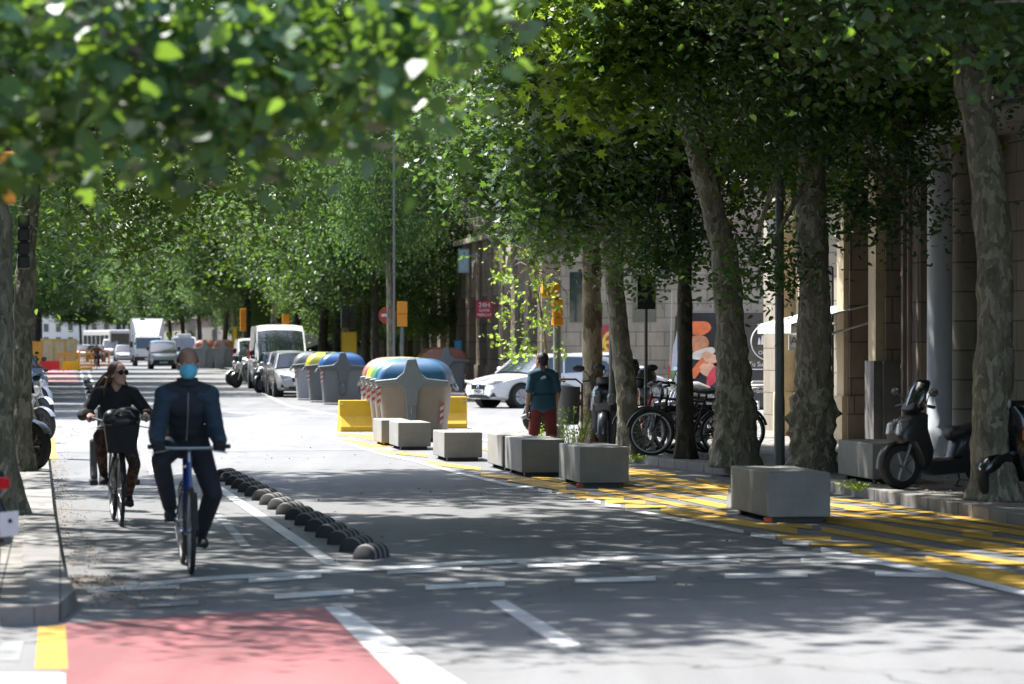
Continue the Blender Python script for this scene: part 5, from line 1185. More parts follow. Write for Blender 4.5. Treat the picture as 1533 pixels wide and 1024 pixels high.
    if helmet: mb = MB(); mb.ell((-.3, 0, .97), (.15, .12, .13), 16, 10); mb.build('helmet', helmet, t)
    return t
def moto(label, paint, name='motorbike', group=None, cover=None):
    t = thing(name, label, 'motorbike', (0, 0, 0), 0, group)
    wheel(t, (.72, 0, .31), .31, .11, 'wheel', 10, k_black); wheel(t, (-.68, 0, .31), .31, .15, 'wheel', 10, k_black)
    mb = MB()
    for s in (-1, 1): mb.tube([(.72, s * .09, .31), (.52, s * .09, .82), (.46, s * .09, .95)], [.025, .022, .022], 8)
    mb.build('fork', k_chrome, t)
    mb = MB(); rs = []
    for a in np.linspace(R(30), R(140), 9): rs.append([(.72 + rr_ * math.cos(a), y, .31 + rr_ * math.sin(a)) for rr_, y in ((.33, -.07), (.35, 0), (.33, .07), (.335, 0))])
    mb.rings(rs); mb.build('mudguard', paint, t, smooth=50)
    mb = MB(); mrings(mb, [(.42, .82, .07, .08), (.32, .86, .13, .13), (.1, .86, .13, .15), (-.1, .82, .09, .12), (-.16, .80, .05, .08)]); mb.build('tank', paint, t, smooth=60)
    mb = MB(); mrings(mb, [(-.1, .80, .03, .08), (-.2, .80, .05, .13), (-.45, .81, .05, .14), (-.7, .87, .05, .11), (-.85, .89, .03, .07)]); mb.build('seat', k_seat, t, smooth=60)
    mb = MB(); mrings(mb, [(-.35, .72, .05, .09), (-.6, .76, .07, .11), (-.95, .84, .05, .07), (-1.02, .86, .02, .04)]); mb.build('tail', paint, t, smooth=60)
    mb = MB(); mb.box(-.18, .3, -.16, .16, .25, .55); mb.cyl((.1, -.2, .38), (.1, .2, .38), .11); mb.lathe([(.1, 0), (.11, .02), (.1, .04), (.11, .06), (.1, .08), (.11, .1), (.1, .18)], (.12, 0, .5)); mb.build('engine', k_steel, t, smooth=30, bevel=.015)
    mb = MB(); mb.tube([(.45, 0, .9), (.1, 0, .68), (-.25, 0, .62), (-.3, 0, .35), (-.68, 0, .31)], .03, 8); mb.tube([(.42, 0, .85), (.28, 0, .5), (.2, 0, .25), (-.3, 0, .3)], .025, 8); mb.build('frame', k_black, t)
    mb = MB(); mb.tube([(.22, -.1, .5), (.34, -.14, .3), (.1, -.17, .2), (-.4, -.2, .28), (-.85, -.22, .42)], [.02, .022, .025, .045, .05], 8); mb.build('exhaust', k_chrome, t)
    mb = MB(); mb.ell((.58, 0, .93), (.09, .09, .1), 14, 10); mb.build('headlight', k_lamp, t)
    mb = MB(); mb.tube([(.3, -.36, 1.03), (.4, -.2, 1.05), (.45, 0, 1.0), (.4, .2, 1.05), (.3, .36, 1.03)], .014, 8); hb = mb.build('handlebar', k_chrome, t)
    for s in (-1, 1):
        mb = MB(); mb.tube([(.36, s * .26, 1.045), (.29, s * .38, 1.03)], .021, 8); mb.build('grip', k_rubber, hb)
        mb = MB(); mb.tube([(.4, s * .2, 1.05), (.42, s * .3, 1.17)], .007, 5); mb.ell((.42, s * .33, 1.2), (.02, .075, .045), 12, 8); mb.build('mirror', k_black, t)
    mb = MB(); mb.rings([[(.60 + .012 * q, y * .14, z) for y in (-1, -.5, 0, .5, 1)] + [(.585 + .012 * q, y * .14, z) for y in (1, .5, 0, -.5, -1)] for q, z in ((0, 1.0), (-4, 1.14), (-9, 1.24))]); mb.build('windshield', k_glass, t, smooth=50)
    mb = MB(); mb.tube([(-.05, .1, .3), (-.1, .22, .02)], .012, 6); mb.build('stand', k_steel, t)
    mb = MB(); mb.box(-1.03, -1.02, -.09, .09, .5, .64); mb.build('number_plate', k_plate, t, smooth=0)
    return t
# big black scooter, front wheel at px 1340,y732
t = big_scooter('big matt black scooter with dark windshield parked on the right pavement', k_matt)
w0 = P(1347, 733, .12); hd = R(207); t.rotation_euler = (0, 0, hd); t.location = w0 - Vector((math.cos(hd), math.sin(hd), 0)) * .61; t.location.z = .12; t.scale = (.87,) * 3
# retro scooter at the right edge
def retro(label):
    t = thing('retro_scooter', label, 'scooter', (0, 0, 0), 0)
    gb = M('glossy_black', (.008, .009, .011), .15, coat=1)
    wheel(t, (.62, 0, .24), .24, .11, 'wheel', 8); wheel(t, (-.62, 0, .24), .24, .11, 'wheel', 8)
    mb = MB(); mrings(mb, [(.34, .42, .03, .05), (.42, .44, .12, .11), (.6, .44, .115, .12), (.76, .38, .1, .1), (.84, .32, .05, .06)]); mb.build('mudguard', gb, t, smooth=60)
    mb = MB(); mb.rings([[(.30 + .16 * (z - .25) / .7 + .06 - .10 * (y / .25) ** 2 - e, y * k, z) for y in np.linspace(-.25, .25, 9)][::1] + [(.30 + .16 * (z - .25) / .7 + .02 - .10 * (y / .25) ** 2 - e, y * k, z) for y in np.linspace(.25, -.25, 9)] for z, k, e in ((.22, .6, 0), (.4, .8, 0), (.7, 1.0, 0), (.9, .9, .02), (1.0, .5, .03))]); mb.build('leg_shield', gb, t, smooth=50)
    mb = MB(); mb.tube([(.56, 0, .42), (.42, 0, .95), (.4, 0, 1.05)], .04, 10); mb.build('steering_column', gb, t)
    mb = MB(); mb.box(-.3, .34, -.2, .2, .2, .26); mb.build('floor_board', gb, t, smooth=0, bevel=.02)
    mb = MB(); mrings(mb, [(-.12, .45, .15, .1), (-.2, .45, .2, .2), (-.5, .48, .21, .26), (-.8, .48, .17, .22), (-.95, .48, .08, .1)]); mb.build('rear_body', gb, t, smooth=60)
    mb = MB(); mrings(mb, [(-.1, .74, .03, .08), (-.2, .75, .06, .13), (-.7, .76, .06, .13), (-.82, .75, .03, .08)]); mb.build('seat', k_seat, t, smooth=60)
    mb = MB(); mb.tube([(.36, -.34, 1.05), (.42, -.1, 1.03), (.42, .1, 1.03), (.36, .34, 1.05)], [.018, .03, .03, .018], 8); mb.build('handlebar', k_black, t)
    mb = MB(); mb.ell((.50, 0, 1.03), (.06, .075, .075), 16, 10); mb.build('headlight', k_lamp, t)
    for s in (-1, 1):
        mb = MB(); mb.prism([(s * .2, .64), (s * .245, .64), (s * .245, .76), (s * .2, .76)], .38, .45, 'X'); mb.build('indicator', k_amber, t, smooth=0, bevel=.012)
    mb = MB(); mb.box(.70, .72, -.05, .05, .425, .45); mb.build('badge_strip', k_plate, t, smooth=0)
    return t
t = retro('glossy black retro scooter with amber indicator at the right picture edge')
w0 = P(1492, 751, .12); hd = R(214); t.rotation_euler = (0, 0, hd); t.location = w0 - Vector((math.cos(hd), math.sin(hd), 0)) * .62; t.location.z = .12
# motorbikes on the left pavement
GM = 'motorbikes parked on the left pavement'
k_mw = M('white_fairing', (.55, .57, .6), .3, coat=.5)
t = moto('nearest black motorbike on the left pavement with its large wheel out', k_matt, group=GM); hd = R(-38); p = P(50, 704, .12); t.location = (p.x - .72 * math.cos(hd), p.y - .72 * math.sin(hd), .12); t.rotation_euler = (0, 0, hd)
mws = [(60, 664, -30, 'second motorbike on the left pavement with silver fairing', k_silver, moto), (64, 640, -40, 'third left motorbike, white and lit by the sun', k_mw, moto), (60, 618, -30, 'white scooter with mirrors behind the left motorbikes', k_mw, big_scooter), (54, 604, -35, 'farther white motorbike in the left row', k_mw, moto), (50, 590, -40, 'dark motorbike near the far end of the left row', k_dark, moto), (48, 580, -40, 'farthest scooter of the left row', k_silver, big_scooter)]
for x_, y_, a_, lb, pt, fn in mws:
    t = fn(lb, pt, group=GM); hd = R(a_); zz = .12 if y_ > 680 or y_ < 625 else .003; p = P(x_, y_, zz); t.location = (p.x - .7 * math.cos(hd), p.y - .7 * math.sin(hd), zz); t.rotation_euler = (0, 0, hd)
# blurred scooter cut by the left bottom edge, rear towards us
t = big_scooter('blurred near scooter with a white number plate cut by the left edge', k_dark, group=None)
hd = R(155); t.rotation_euler = (0, 0, hd); t.location = (XA(25, 18.6) - .98 , 18.9, .12)
# middle distance motorbikes
GMM = 'motorbikes parked by the tall van'
for x_, Y, a_, lb, pt, fn in ((368, 118, 222, 'white motorbike leftmost beside the tall van', k_mw, moto), (374, 112, 228, 'dark motorbike close to the tall van', k_dark, moto)):
    t = fn(lb, pt, group=GMM); t.location = (XA(x_, Y), Y, 0); t.rotation_euler = (0, 0, R(a_))
t = big_scooter('scooter with a red helmet between the silver cars and the tall van', k_dark, group=GMM, helmet=k_red); t.location = (XA(405, 101), 101, 0); t.rotation_euler = (0, 0, R(240))
# right: scooters and bicycles around the thin trunk
GR2 = 'two wheelers parked at the right corner'
t = big_scooter('black scooter with round headlamp facing us between sunlit trunk and lamp post', k_dark, screen=False, box=k_black, group=GR2); p = P(905, 676, .12); hd = R(262); t.location = (p.x - .7 * math.cos(hd), p.y - .7 * math.sin(hd), .12); t.rotation_euler = (0, 0, hd)
t = big_scooter('red scooter with a clear screen behind the leaning plane', k_red, group=GR2, box=k_black); p = P(935, 672, .12); hd = R(255); t.location = (p.x - .6 * math.cos(hd), p.y + .9, .12); t.rotation_euler = (0, 0, hd)
t = moto('dark motorbike with a low seat behind the walking man', k_dark, group=GR2); t.location = (XA(856, 56), 56, .0); t.rotation_euler = (0, 0, R(200))
t = moto('grey motorbike behind the bicycles left of the thick burled tree', k_silver, group=GR2); t.location = (XA(1052, 50), 50, .12); t.rotation_euler = (0, 0, R(195))

# ------------------------------------------------------------------ bicycles (x forward, ground 0, axles at +-.53)
def bicycle(label, paint, group=None, r=.34, flat=True, basket=None, lamp=False, step=False, rack=False, steer=0, name='bicycle', cr=0.0, bar_z=1.02):
    t = thing(name, label, 'bicycle', (0, 0, 0), 0, group); fx, bx = .54, -.52
    spoked(t, (fx, 0, r), r, t_r=.02); spoked(t, (bx, 0, r), r, t_r=.02)
    bb = (-.08, 0, .28); seat = (-.25, 0, .80); head0 = (.36, 0, .62); head1 = (.31, 0, .84)
    mb = MB()
    for a, b, q in ((head0, bb, .02), ((head1 if not step else (.34, 0, .7)), (seat if not step else (-.18, 0, .55)), .017), (bb, (seat[0] - .03, 0, .9), .017), (head0, (head1[0] - .02, 0, head1[2] + .06), .022)): mb.tube([a, b], q, 8)
    for s in (-1, 1): mb.tube([bb, (bx, s * .06, r)], .01, 6); mb.tube([(seat[0], 0, .74), (bx, s * .06, r)], .008, 6)
    mb.build('frame', paint, t)
    mb = MB()
    for s in (-1, 1): mb.tube([(.365, s * .045, .62), (.42, s * .05, .55), (fx, s * .05, r)], [.013, .012, .009], 6)
    mb.build('fork', paint if not flat else k_black, t)
    mb = MB(); x0, z0 = .29, bar_z
    mb.tube([(.31, 0, .86), (.30, 0, z0 - .03), (.36, 0, z0)], .014, 6)
    if flat: mb.tube([(.30, -.30, z0 + .01), (.35, -.12, z0), (.36, 0, z0), (.35, .12, z0), (.30, .30, z0 + .01)], .012, 8)
    else: mb.tube([(.12, -.28, z0 + .03), (.26, -.26, z0 + .06), (.34, -.12, z0 + .02), (.36, 0, z0), (.34, .12, z0 + .02), (.26, .26, z0 + .06), (.12, .28, z0 + .03)], .011, 8)
    hb = mb.build('handlebar', k_steel, t)
    for s in (-1, 1):
        mb = MB(); 
        mb.tube([(.33, s * .2, z0 + .005), (.295, s * .32, z0 + .012)] if flat else [(.24, s * .265, z0 + .06), (.12, s * .28, z0 + .03)], .018, 8); mb.build('grip', k_rubber, hb)
        mb = MB(); mb.tube([(.35, s * .16, z0 - .01), (.39, s * .2, z0 - .02), (.37, s * .29, z0 - .035)], .006, 5); mb.build('brake_lever', k_steel, hb)
    mb = MB(); mrings(mb, [(-.42, .955, .02, .07), (-.38, .95, .035, .08), (-.28, .945, .03, .055), (-.16, .945, .022, .03), (-.12, .94, .012, .018)]); mb.cyl((-.27, 0, .83), (-.275, 0, .94), .013); mb.build('saddle', k_seat, t, smooth=60)
    mb = MB(); mb.lathe([(.095, -.006), (.095, .006)], (bb[0], -.06, bb[2]), 'Y', 28)
    ca, sa = math.cos(cr), math.sin(cr)
    for s in (-1, 1): mb.tube([(bb[0], s * .06, bb[2]), (bb[0] + s * -1 * .17 * ca, s * .085, bb[2] + s * -1 * .17 * sa)], .010, 6)
    mb.tube([(bb[0], -.06, bb[2] + .095), (bx, -.06, r + .035)], .004, 4); mb.tube([(bb[0], -.06, bb[2] - .095), (bx, -.06, r - .035)], .004, 4)
    ck = mb.build('crank', k_steel, t)
    for s in (-1, 1):
        mb = MB(); mb.cb((bb[0] - s * .17 * ca, s * .135, bb[2] - s * .17 * sa), (.09, .09, .022)); mb.build('pedal', k_black, ck, smooth=0, bevel=.004)
    for c_, a0, a1 in (((fx, 0, r), .25, 2.5), ((bx, 0, r), .5, 3.3)) if (rack or basket) else ():
        mb = MB(); mb.torus(c_, r + .022, .022, 'Y', 18, 5, a0, a1, sq=1.3); mb.build('mudguard', k_black, t)
    if basket:
        mb = MB(); mb.rings([[(.62 + x * k, y * k, z) for x, y in ((-.13, -.17), (.13, -.17), (.13, .17), (-.13, .17))] for z, k in ((.72, .78), (1.0, 1.0), (1.0, .93), (.74, .72))]); mb.build('basket', basket, t, smooth=0, bevel=.01)
    if rack:
        mb = MB(); mb.tube([(-.26, -.06, .72), (-.72, -.07, .72), (-.72, .07, .72), (-.26, .06, .72)], .008, 6); mb.tube([(-.62, -.06, .72), (bx, -.06, r)], .007, 5); mb.tube([(-.62, .06, .72), (bx, .06, r)], .007, 5); mb.build('rack', k_black, t)
    if lamp: mb = MB(); mb.ell((.50, 0, .69), (.04, .035, .035), 12, 8); mb.build('front_lamp', k_lamp, t)
    return t
GB = 'bicycles locked to the rack on the right pavement'
# steel hoops
for k, (x_, Yh) in enumerate(((985, 42.6), (1008, 43.1), (1050, 43.6))):
    t = thing('bike_rack_hoop', ['left', 'middle', 'right'][k] + ' grey steel hoop the bicycles lean on', 'bike rack', (XA(x_, Yh), Yh, .12), R(75), 'bike rack hoops'); mb = MB(); mb.tube([(-.35, 0, 0), (-.35, 0, .65), (-.27, 0, .75), (.27, 0, .75), (.35, 0, .65), (.35, 0, 0)], .024, 8); mb.build('hoop', k_steel, t)
bk = [(975, 42.0, R(172), 'black bicycle nearest the camera with full front wheel seen', k_black, True), (966, 42.8, R(168), 'second black bicycle half hidden behind the nearest', k_black, False), (952, 43.4, R(170), 'dark red bicycle behind the two black ones', M('dark_red_frame', (.14, .01, .02), .4), False), (1060, 42.7, R(8), 'maroon bicycle between the thin trunk and thick burled tree', M('maroon_frame', (.12, .015, .04), .4), True), (1046, 44.0, R(175), 'black bicycle behind the maroon one', k_black, True)]
for x_, Y, hd, lb, pt, fl in bk:
    t = bicycle(lb, pt, GB, flat=fl, rack=True); hx, hy = math.cos(hd), math.sin(hd)
    t.location = (XA(x_, Y) - (.54 * hx if x_ < 1000 else 0) , Y - (.54 * hy if x_ < 1000 else 0), .12); t.rotation_euler = (0, 0, hd)
t = thing('tubular_rail', 'pale tubular steel rail in front of the black van', 'rail', (XA(1127, 56), 56, .003), 0)
mb = MB(); mb.tube([(-.1, 0, 0), (-.1, 0, .9), (0, 0, 1.0), (.9, .1, 1.0), (1.0, .1, .9), (1.0, .1, 0)], .035, 10); mb.build('hoop', k_steel, t)
mb = MB(); mb.tube([(-.25, -.5, 0), (-.25, -.5, .88), (-.2, -.5, .94), (.3, -.5, .94)], .035, 10); mb.build('rail', k_steel, t)
# ------------------------------------------------------------------ people
def skinM(name, c): 
    m, nt, b = _nodes(name); b.inputs['Base Color'].default_value = (*c, 1); b.inputs['Roughness'].default_value = .5
    b.inputs['Subsurface Weight'].default_value = .12; b.inputs['Subsurface Radius'].default_value = (.02, .008, .004); b.inputs['Subsurface Scale'].default_value = .3
    return m
def clothM(name, c, c2=None, sc=9, bump=.9, bs=9):
    m = M(name, c, .85, var=.18, vs=sc, bump=bump, bs=bs)
    if c2:
        nt = m.node_tree; b = nt.nodes['Principled BSDF']; v = sn(nt, 'ShaderNodeTexNoise', i_Scale=16.0, i_Detail=2.0); nt.links.new(coords(nt), v.inputs['Vector'])
        nt.links.new(ramp(nt, v.outputs[0], [(.44, c), (.52, c2)]), b.inputs['Base Color'])
    return m
def V(*a): return Vector(a)
def head_shapes(mb, J, what='skin', g=0):
    c = Vector(J['head']); mb.X = Matrix.Translation(c) @ Matrix.Rotation(J.get('yaw', 0), 4, 'Z') @ Matrix.Rotation(-J.get('pitch', 0), 4, 'Y')
    if what == 'skin':
        mb.ell((0, 0, .035), (.097, .077, .092)); mb.ell((.032, 0, -.03), (.062, .060, .080)); mb.ell((.042, 0, -.075), (.042, .046, .036)); mb.ell((.082, 0, -.096), (.018, .02, .016))
        cap(mb, (.092, 0, .012), (.112, 0, -.028), .009, .014); 
        for s in (-1, 1):
            mb.ell((-.002, s * .078, -.008), (.022, .010, .033)); mb.ell((.075, s * .034, -.03), (.02, .02, .018)); cap(mb, (.088, s * .012, .030), (.078, s * .044, .030), .010, .008)
        cap(mb, (.092, -.016, -.058), (.092, .016, -.058), .008, .008); cap(mb, (.09, -.014, -.069), (.09, .014, -.069), .008, .008)
    mb.X = Matrix()
def torso_shapes(mb, J, g=0, low=True):
    h, c, n = V(*J['hip']), V(*J['chest']), V(*J['neck']); sw = J.get('sw', .19); th = J.get('thick', .11)
    if low: mb.ell(h, (.12 + g, .165 + g, .11 + g))
    for t in (0, .25, .5, .75, 1): p = h.lerp(c, t); mb.ell(p, (th + g + .01 * t, (.15 + (.02 if t > .6 else -.01)) * J.get('wd', 1) + g, .11 + g))
    mb.ell(c + V(0, 0, .03), (th + .015 + g, sw * .92 + g, .12 + g)); 
    for s, k in ((1, 'l'), (-1, 'r')): cap(mb, n + V(-.01, s * .05, -.03), V(*J['sh_' + k]), .055 + g, .06 + g)
def arm_pts(J, k):
    s = V(*J['sh_' + k]); w = V(*J['wr_' + k]); e = ik(s, w, J.get('ua', .29), J.get('fa', .26), J['elb_' + k]); return s, e, w
def arm_shapes(mb, J, k, g=0, r=(.052, .042, .028)):
    s, e, w = arm_pts(J, k); cap(mb, s, e, r[0] + g, r[1] + g); cap(mb, e, w, r[1] + g, r[2] + g)
def leg_shapes(mb, J, k, g=0, to=1.0, r=(.085, .056, .038)):
    h = V(*J['hj_' + k]); a = V(*J['an_' + k]); kn = ik(h, a, J.get('th', .43), J.get('sn', .42), J.get('kn_' + k, (1, 0, 0)))
    cap(mb, h, kn, r[0] + g, r[1] + g)
    if to > .5: 
        m_ = kn.lerp(a, .3) + V(-.012, 0, 0); cap(mb, kn, m_, r[1] + g, r[1] * .98 + g); cap(mb, m_, a.lerp(kn, 1 - to) if to < 1 else a, r[1] * .98 + g, r[2] + g)
    return kn
def foot_shapes(mb, J, k, g=0):
    a = V(*J['an_' + k]); t = V(*J['toe_' + k]); d = (t - a); d.z = 0; d = d.normalized() if d.length > .01 else V(1, 0, 0); he = V(a.x, a.y, t.z + (a.z - t.z) * .35) - d * .05
    cap(mb, a, he.lerp(t, .3), .038 + g, .036 + g); cap(mb, he, he.lerp(t, .55), .034 + g, .042 + g); cap(mb, he.lerp(t, .55), t, .042 + g, .027 + g)
def hand_grip(mb, J, k, g=0):
    w = V(*J['wr_' + k]); h = V(*J['hd_' + k]); s = 1 if k == 'l' else -1
    cap(mb, w, h + V(-.03, 0, .02), .027 + g, .03 + g); mb.ell(h + V(-.005, 0, .022), (.042 + g, .042 + g, .018 + g))
    for i in range(4):
        y = (i - 1.5) * .0215; L = (.9, 1, .97, .85)[i]; pts = [h + V(.025, y, .022), h + V(.045 * L, y, .006), h + V(.040 * L, y, -.022), h + V(.014, y, -.028)]
        for a, b in zip(pts, pts[1:]): cap(mb, a, b, .0095 + g, .0088 + g, 8)
    pts = [h + V(-.012, -s * .042, .012), h + V(.012, -s * .052, -.006), h + V(.03, -s * .04, -.02)]
    for a, b in zip(pts, pts[1:]): cap(mb, a, b, .012 + g, .010 + g, 8)
def hand_hang(mb, J, k, curl=.4, g=0):
    w = V(*J['wr_' + k]); s = 1 if k == 'l' else -1; p = w + V(.01, 0, -.06)
    cap(mb, w, w + V(.005, 0, -.03), .026 + g, .03 + g); mb.ell(p, (.040 + g, .018 + g, .045 + g))
    for i in range(4):
        x = .032 - i * .0215; L = (.9, 1, .95, .75)[i]; a = p + V(x, 0, -.035); b = a + V(0, -s * .012 * curl * 2, -.035 * L); c = b + V(0, -s * .03 * curl * 2, -.02 * L); d = c + V(0, -s * .02 * curl * 2, .004)
        for q, r_ in ((a, b), (b, c), (c, d)): cap(mb, q, r_, .0095 + g, .0085 + g, 8)
    a = p + V(.035, -s * .008, .01); b = a + V(.022, -s * .02, -.03); c = b + V(-.004, -s * .012, -.025)
    cap(mb, a, b, .012 + g, .0105 + g, 8); cap(mb, b, c, .0105 + g, .009 + g, 8)
def human(label, J, loc, rz, skin, top, legs, shoe, top_name='jacket', leg_name='trousers', sleeves=None, leg_to=1.0, sleeve_to=1.0, grip=True, hair=None, hair_fn=None, vox=.0085, group=None, gt=.02, gl=.014, gloves=None, grow_arm=None, extra=None):
    t = thing('person', label, 'person', loc, rz, group); ga = grow_arm or gt
    def body(mb):
        head_shapes(mb, J); n = V(*J['neck']); cap(mb, n + V(-.01, 0, -.03), V(*J['head']) + V(-.01, 0, -.05), .058, .052); torso_shapes(mb, J)
        for k in 'lr':
            arm_shapes(mb, J, k); leg_shapes(mb, J, k); foot_shapes(mb, J, k); (hand_grip if grip or (k == J.get('gripk')) else hand_hang)(mb, J, k)
    b = fused(body, 'body', skin, t, vox, 3)
    def topf(mb):
        torso_shapes(mb, J, gt, low=J.get('lowtop', True))
        if J.get('hem'): hh = V(*J['hip']); mb.rings([[(hh.x + J['hem'][0] * math.cos(a) * k, J['hem'][1] * math.sin(a) * k, hh.z + z) for a in np.linspace(0, 2 * PI, 25)[:-1]] for z, k in ((J['hem'][2], 1.0), (0, 1.0), (.14, .93))])
        if not sleeves:
            for k in 'lr':
                if sleeve_to < .6: s, e, w = arm_pts(J, k); cap(mb, s, s.lerp(e, sleeve_to * 1.6), .056 + ga, .05 + ga)
                else: arm_shapes(mb, J, k, ga)
        if J.get('collar'): n = V(*J['neck']); mb.torus(n + V(.0, 0, .02), .062, .022, 'Z', 18, 8)
    fused(topf, top_name, top, t, .012, 3)
    if sleeves:
        for k in 'lr':
            def sf(mb, k=k):
                arm_shapes(mb, J, k, ga + .004); s, e, w = arm_pts(J, k); nn = V(*J['neck']); cap(mb, nn.lerp(s, .55) + V(0, 0, -.02), s, .058 + gt, .062 + gt)
                for q in range(9): p = (s.lerp(e, q / 4) if q < 5 else e.lerp(w, (q - 4) / 5)); mb.ell(p, (.06 + ga - q * .0022,) * 2 + (.028,))
            fused(sf, 'sleeve', sleeves, t, .012, 2)
    def legf(mb):
        h = V(*J['hip']); mb.ell(h, (.125 + gl, .17 + gl, .115 + gl))
        for k in 'lr':
            kn = leg_shapes(mb, J, k, gl, leg_to)
            if leg_to <= .5: cap(mb, V(*J['hj_' + k]), kn, .1, .085)
    fused(legf, leg_name, legs, t, .011, 3)
    for k in 'lr': fused(lambda mb, k=k: foot_shapes(mb, J, k, .008), 'shoe', shoe, t, .008, 2)
    for k in 'lr':
        if gloves: fused(lambda mb, k=k: hand_grip(mb, J, k, .003), 'glove', gloves, t, .006, 1)
    X = Matrix.Translation(Vector(J['head'])) @ Matrix.Rotation(J.get('yaw', 0), 4, 'Z') @ Matrix.Rotation(-J.get('pitch', 0), 4, 'Y')
    ew = M('eye_white', (.6, .58, .55), .2)
    for s in (-1, 1):
        mb = MB(); mb.X = X; mb.ell((.083, s * .031, .012), (.012, .014, .011), 12, 8); e = mb.build('eye', ew, t)
        mb = MB(); mb.X = X; mb.ell((.092, s * .031, .012), (.005, .0065, .0065), 10, 6); mb.build('iris', k_black, e)
    if hair_fn:
        o = fused(lambda mb: hair_fn(mb, X), 'hair', hair, t, .010, 2)
    return t, X
sk1 = skinM('skin_tan', (.25, .135, .09)); sk2 = skinM('skin_fair', (.46, .27, .2))
c_navy = clothM('navy_vest', (.012, .018, .027)); c_sleeve = clothM('blue_padded_sleeve', (.016, .036, .058)); c_black = clothM('black_cloth', (.010, .010, .012)); c_trous = clothM('dark_trousers', (.010, .013, .02))
c_legg = clothM('patterned_leggings', (.14, .055, .025), (.03, .02, .018)); c_shoe = clothM('dark_shoe', (.014, .015, .018)); c_teal = clothM('teal_tshirt', (.018, .06, .095), bump=.35); c_shorts = clothM('maroon_shorts', (.13, .018, .015)); c_hair = M('dark_hair', (.012, .009, .008), .55, var=.4, vs=40, bump=.4, bs=90); c_brown = M('brown_hair', (.05, .028, .018), .5, var=.45, vs=45, bump=.5, bs=90)

HD = SA + PI     # riding towards the camera along the street
def bike_xy(px_, py_, hd):  # place so that the front tyre touches the ground at the photo point
    p = P(px_, py_); return (p.x - .54 * math.cos(hd), p.y - .54 * math.sin(hd), 0)
# --- man with the mask
hd = HD + .02; L1 = bike_xy(286, 861, hd)
b = bicycle('blue bicycle ridden by the man in the blue mask', k_blue, None, flat=True, cr=R(40), bar_z=.97); b.location = L1; b.rotation_euler = (0, 0, hd)
J = dict(hip=(-.24, 0, 1.0), chest=(.0, 0, 1.30), neck=(.08, 0, 1.45), head=(.15, 0, 1.625), sh_l=(.05, .17, 1.375), sh_r=(.05, -.17, 1.375), elb_l=(-.4, .22, -1), elb_r=(-.4, -.22, -1),
         wr_l=(.24, .245, 1.02), wr_r=(.24, -.245, 1.02), hd_l=(.315, .24, .98), hd_r=(.315, -.24, .98), hj_l=(-.22, .10, .97), hj_r=(-.22, -.10, .97), an_l=(-.28, .13, .27), an_r=(-.02, -.13, .50), toe_l=(-.12, .15, .185), toe_r=(.14, -.14, .42),
         kn_l=(1, .35, .2), kn_r=(1, -.3, .2), pitch=-.12, yaw=.03, hem=(.16, .20, -.06), sw=.15, wd=.86, thick=.11, collar=True, th=.45, sn=.44, ua=.30, fa=.27)
def short_hair(mb, X):
    mb.X = X; mb.ell((-.018, 0, .036), (.088, .084, .093)); 
    for s in (-1, 1): cap(mb, (.02, s * .073, .03), (-.05, s * .066, -.035), .014, .02)
man, X = human('man in dark navy jacket and light blue face mask riding the blue bicycle', J, L1, hd, sk1, c_navy, c_trous, c_shoe, sleeves=c_sleeve, gt=.03, grow_arm=.026, gl=.022, gloves=c_black, hair=c_hair, hair_fn=short_hair)
mb = MB(); mb.X = X
rs = []
for z, hw, dx in ((.012, .045, .112), (-.015, .060, .122), (-.045, .064, .124), (-.08, .056, .112), (-.105, .036, .095)):
    rs.append([(dx - .065 * (u ** 2), hw * 1.12 * u, z - .006 * abs(u)) for u in np.linspace(-1, 1, 9)] + [(dx - .008 - .065 * (u ** 2), hw * 1.1 * u, z - .006 * abs(u)) for u in np.linspace(1, -1, 9)])
mb.rings(rs); mk_ = mb.build('face_mask', M('mask_blue', (.10, .42, .60), .75, var=.08, vs=30), man, smooth=60)
mb = MB(); mb.X = X
for s in (-1, 1): mb.tube([(.06, s * .064, -.0), (.01, s * .085, .012), (-.012, s * .086, -.01), (.01, s * .085, -.04), (.055, s * .066, -.06)], .0025, 5)
mb.build('ear_loop', k_plate, mk_)
mb = MB()
mb.tube([(.215, 0, 1.40), (.175, 0, 1.25), (.09, 0, 1.12), (-.02, 0, 1.02)], .006, 5)
mb.build('zip', k_steel, man)
def collar(mb): mb.torus((.085, 0, 1.47), .075, .024, 'Z', 24, 8); mb.torus((.09, 0, 1.50), .068, .02, 'Z', 24, 8)
fused(collar, 'collar', c_navy, man, .008, 2)
# --- woman
hd = HD + .05; L2 = bike_xy(181, 789, hd)
b = bicycle('black city bicycle with front basket ridden by the woman', k_black, None, flat=False, basket=M('basket_black', (.012, .012, .012), .8, bump=.8, bs=60), lamp=True, step=True, rack=True, cr=R(42), bar_z=.99, r=.35); b.location = L2; b.rotation_euler = (0, 0, hd)
grey = M('child_seat_grey', (.10, .11, .12), .5, var=.1)
mb = MB(); mb.box(-.72, -.5, -.15, .15, .78, .82); mb.box(-.78, -.7, -.15, .15, .8, 1.15)
cs_ = mb.build('child_seat', grey, b, smooth=0, bevel=.03)
for s in (-1, 1):
    mb = MB(); mb.prism([(-.62, .82), (-.45, .80), (-.40, .55), (-.30, .46), (-.34, .40), (-.50, .42), (-.60, .6)], *sorted((s * .17, s * .235)), 'Y'); mb.build('leg_rest', grey, cs_, smooth=0, bevel=.02)
    mb = MB(); mb.box(-.46, -.26, *sorted((s * .17, s * .25)), .36, .42); mb.build('foot_rest', k_black, cs_, smooth=0, bevel=.015)
t = thing('bag', 'black bag bulging out of the front basket of the woman bicycle', 'bag', L2, hd)
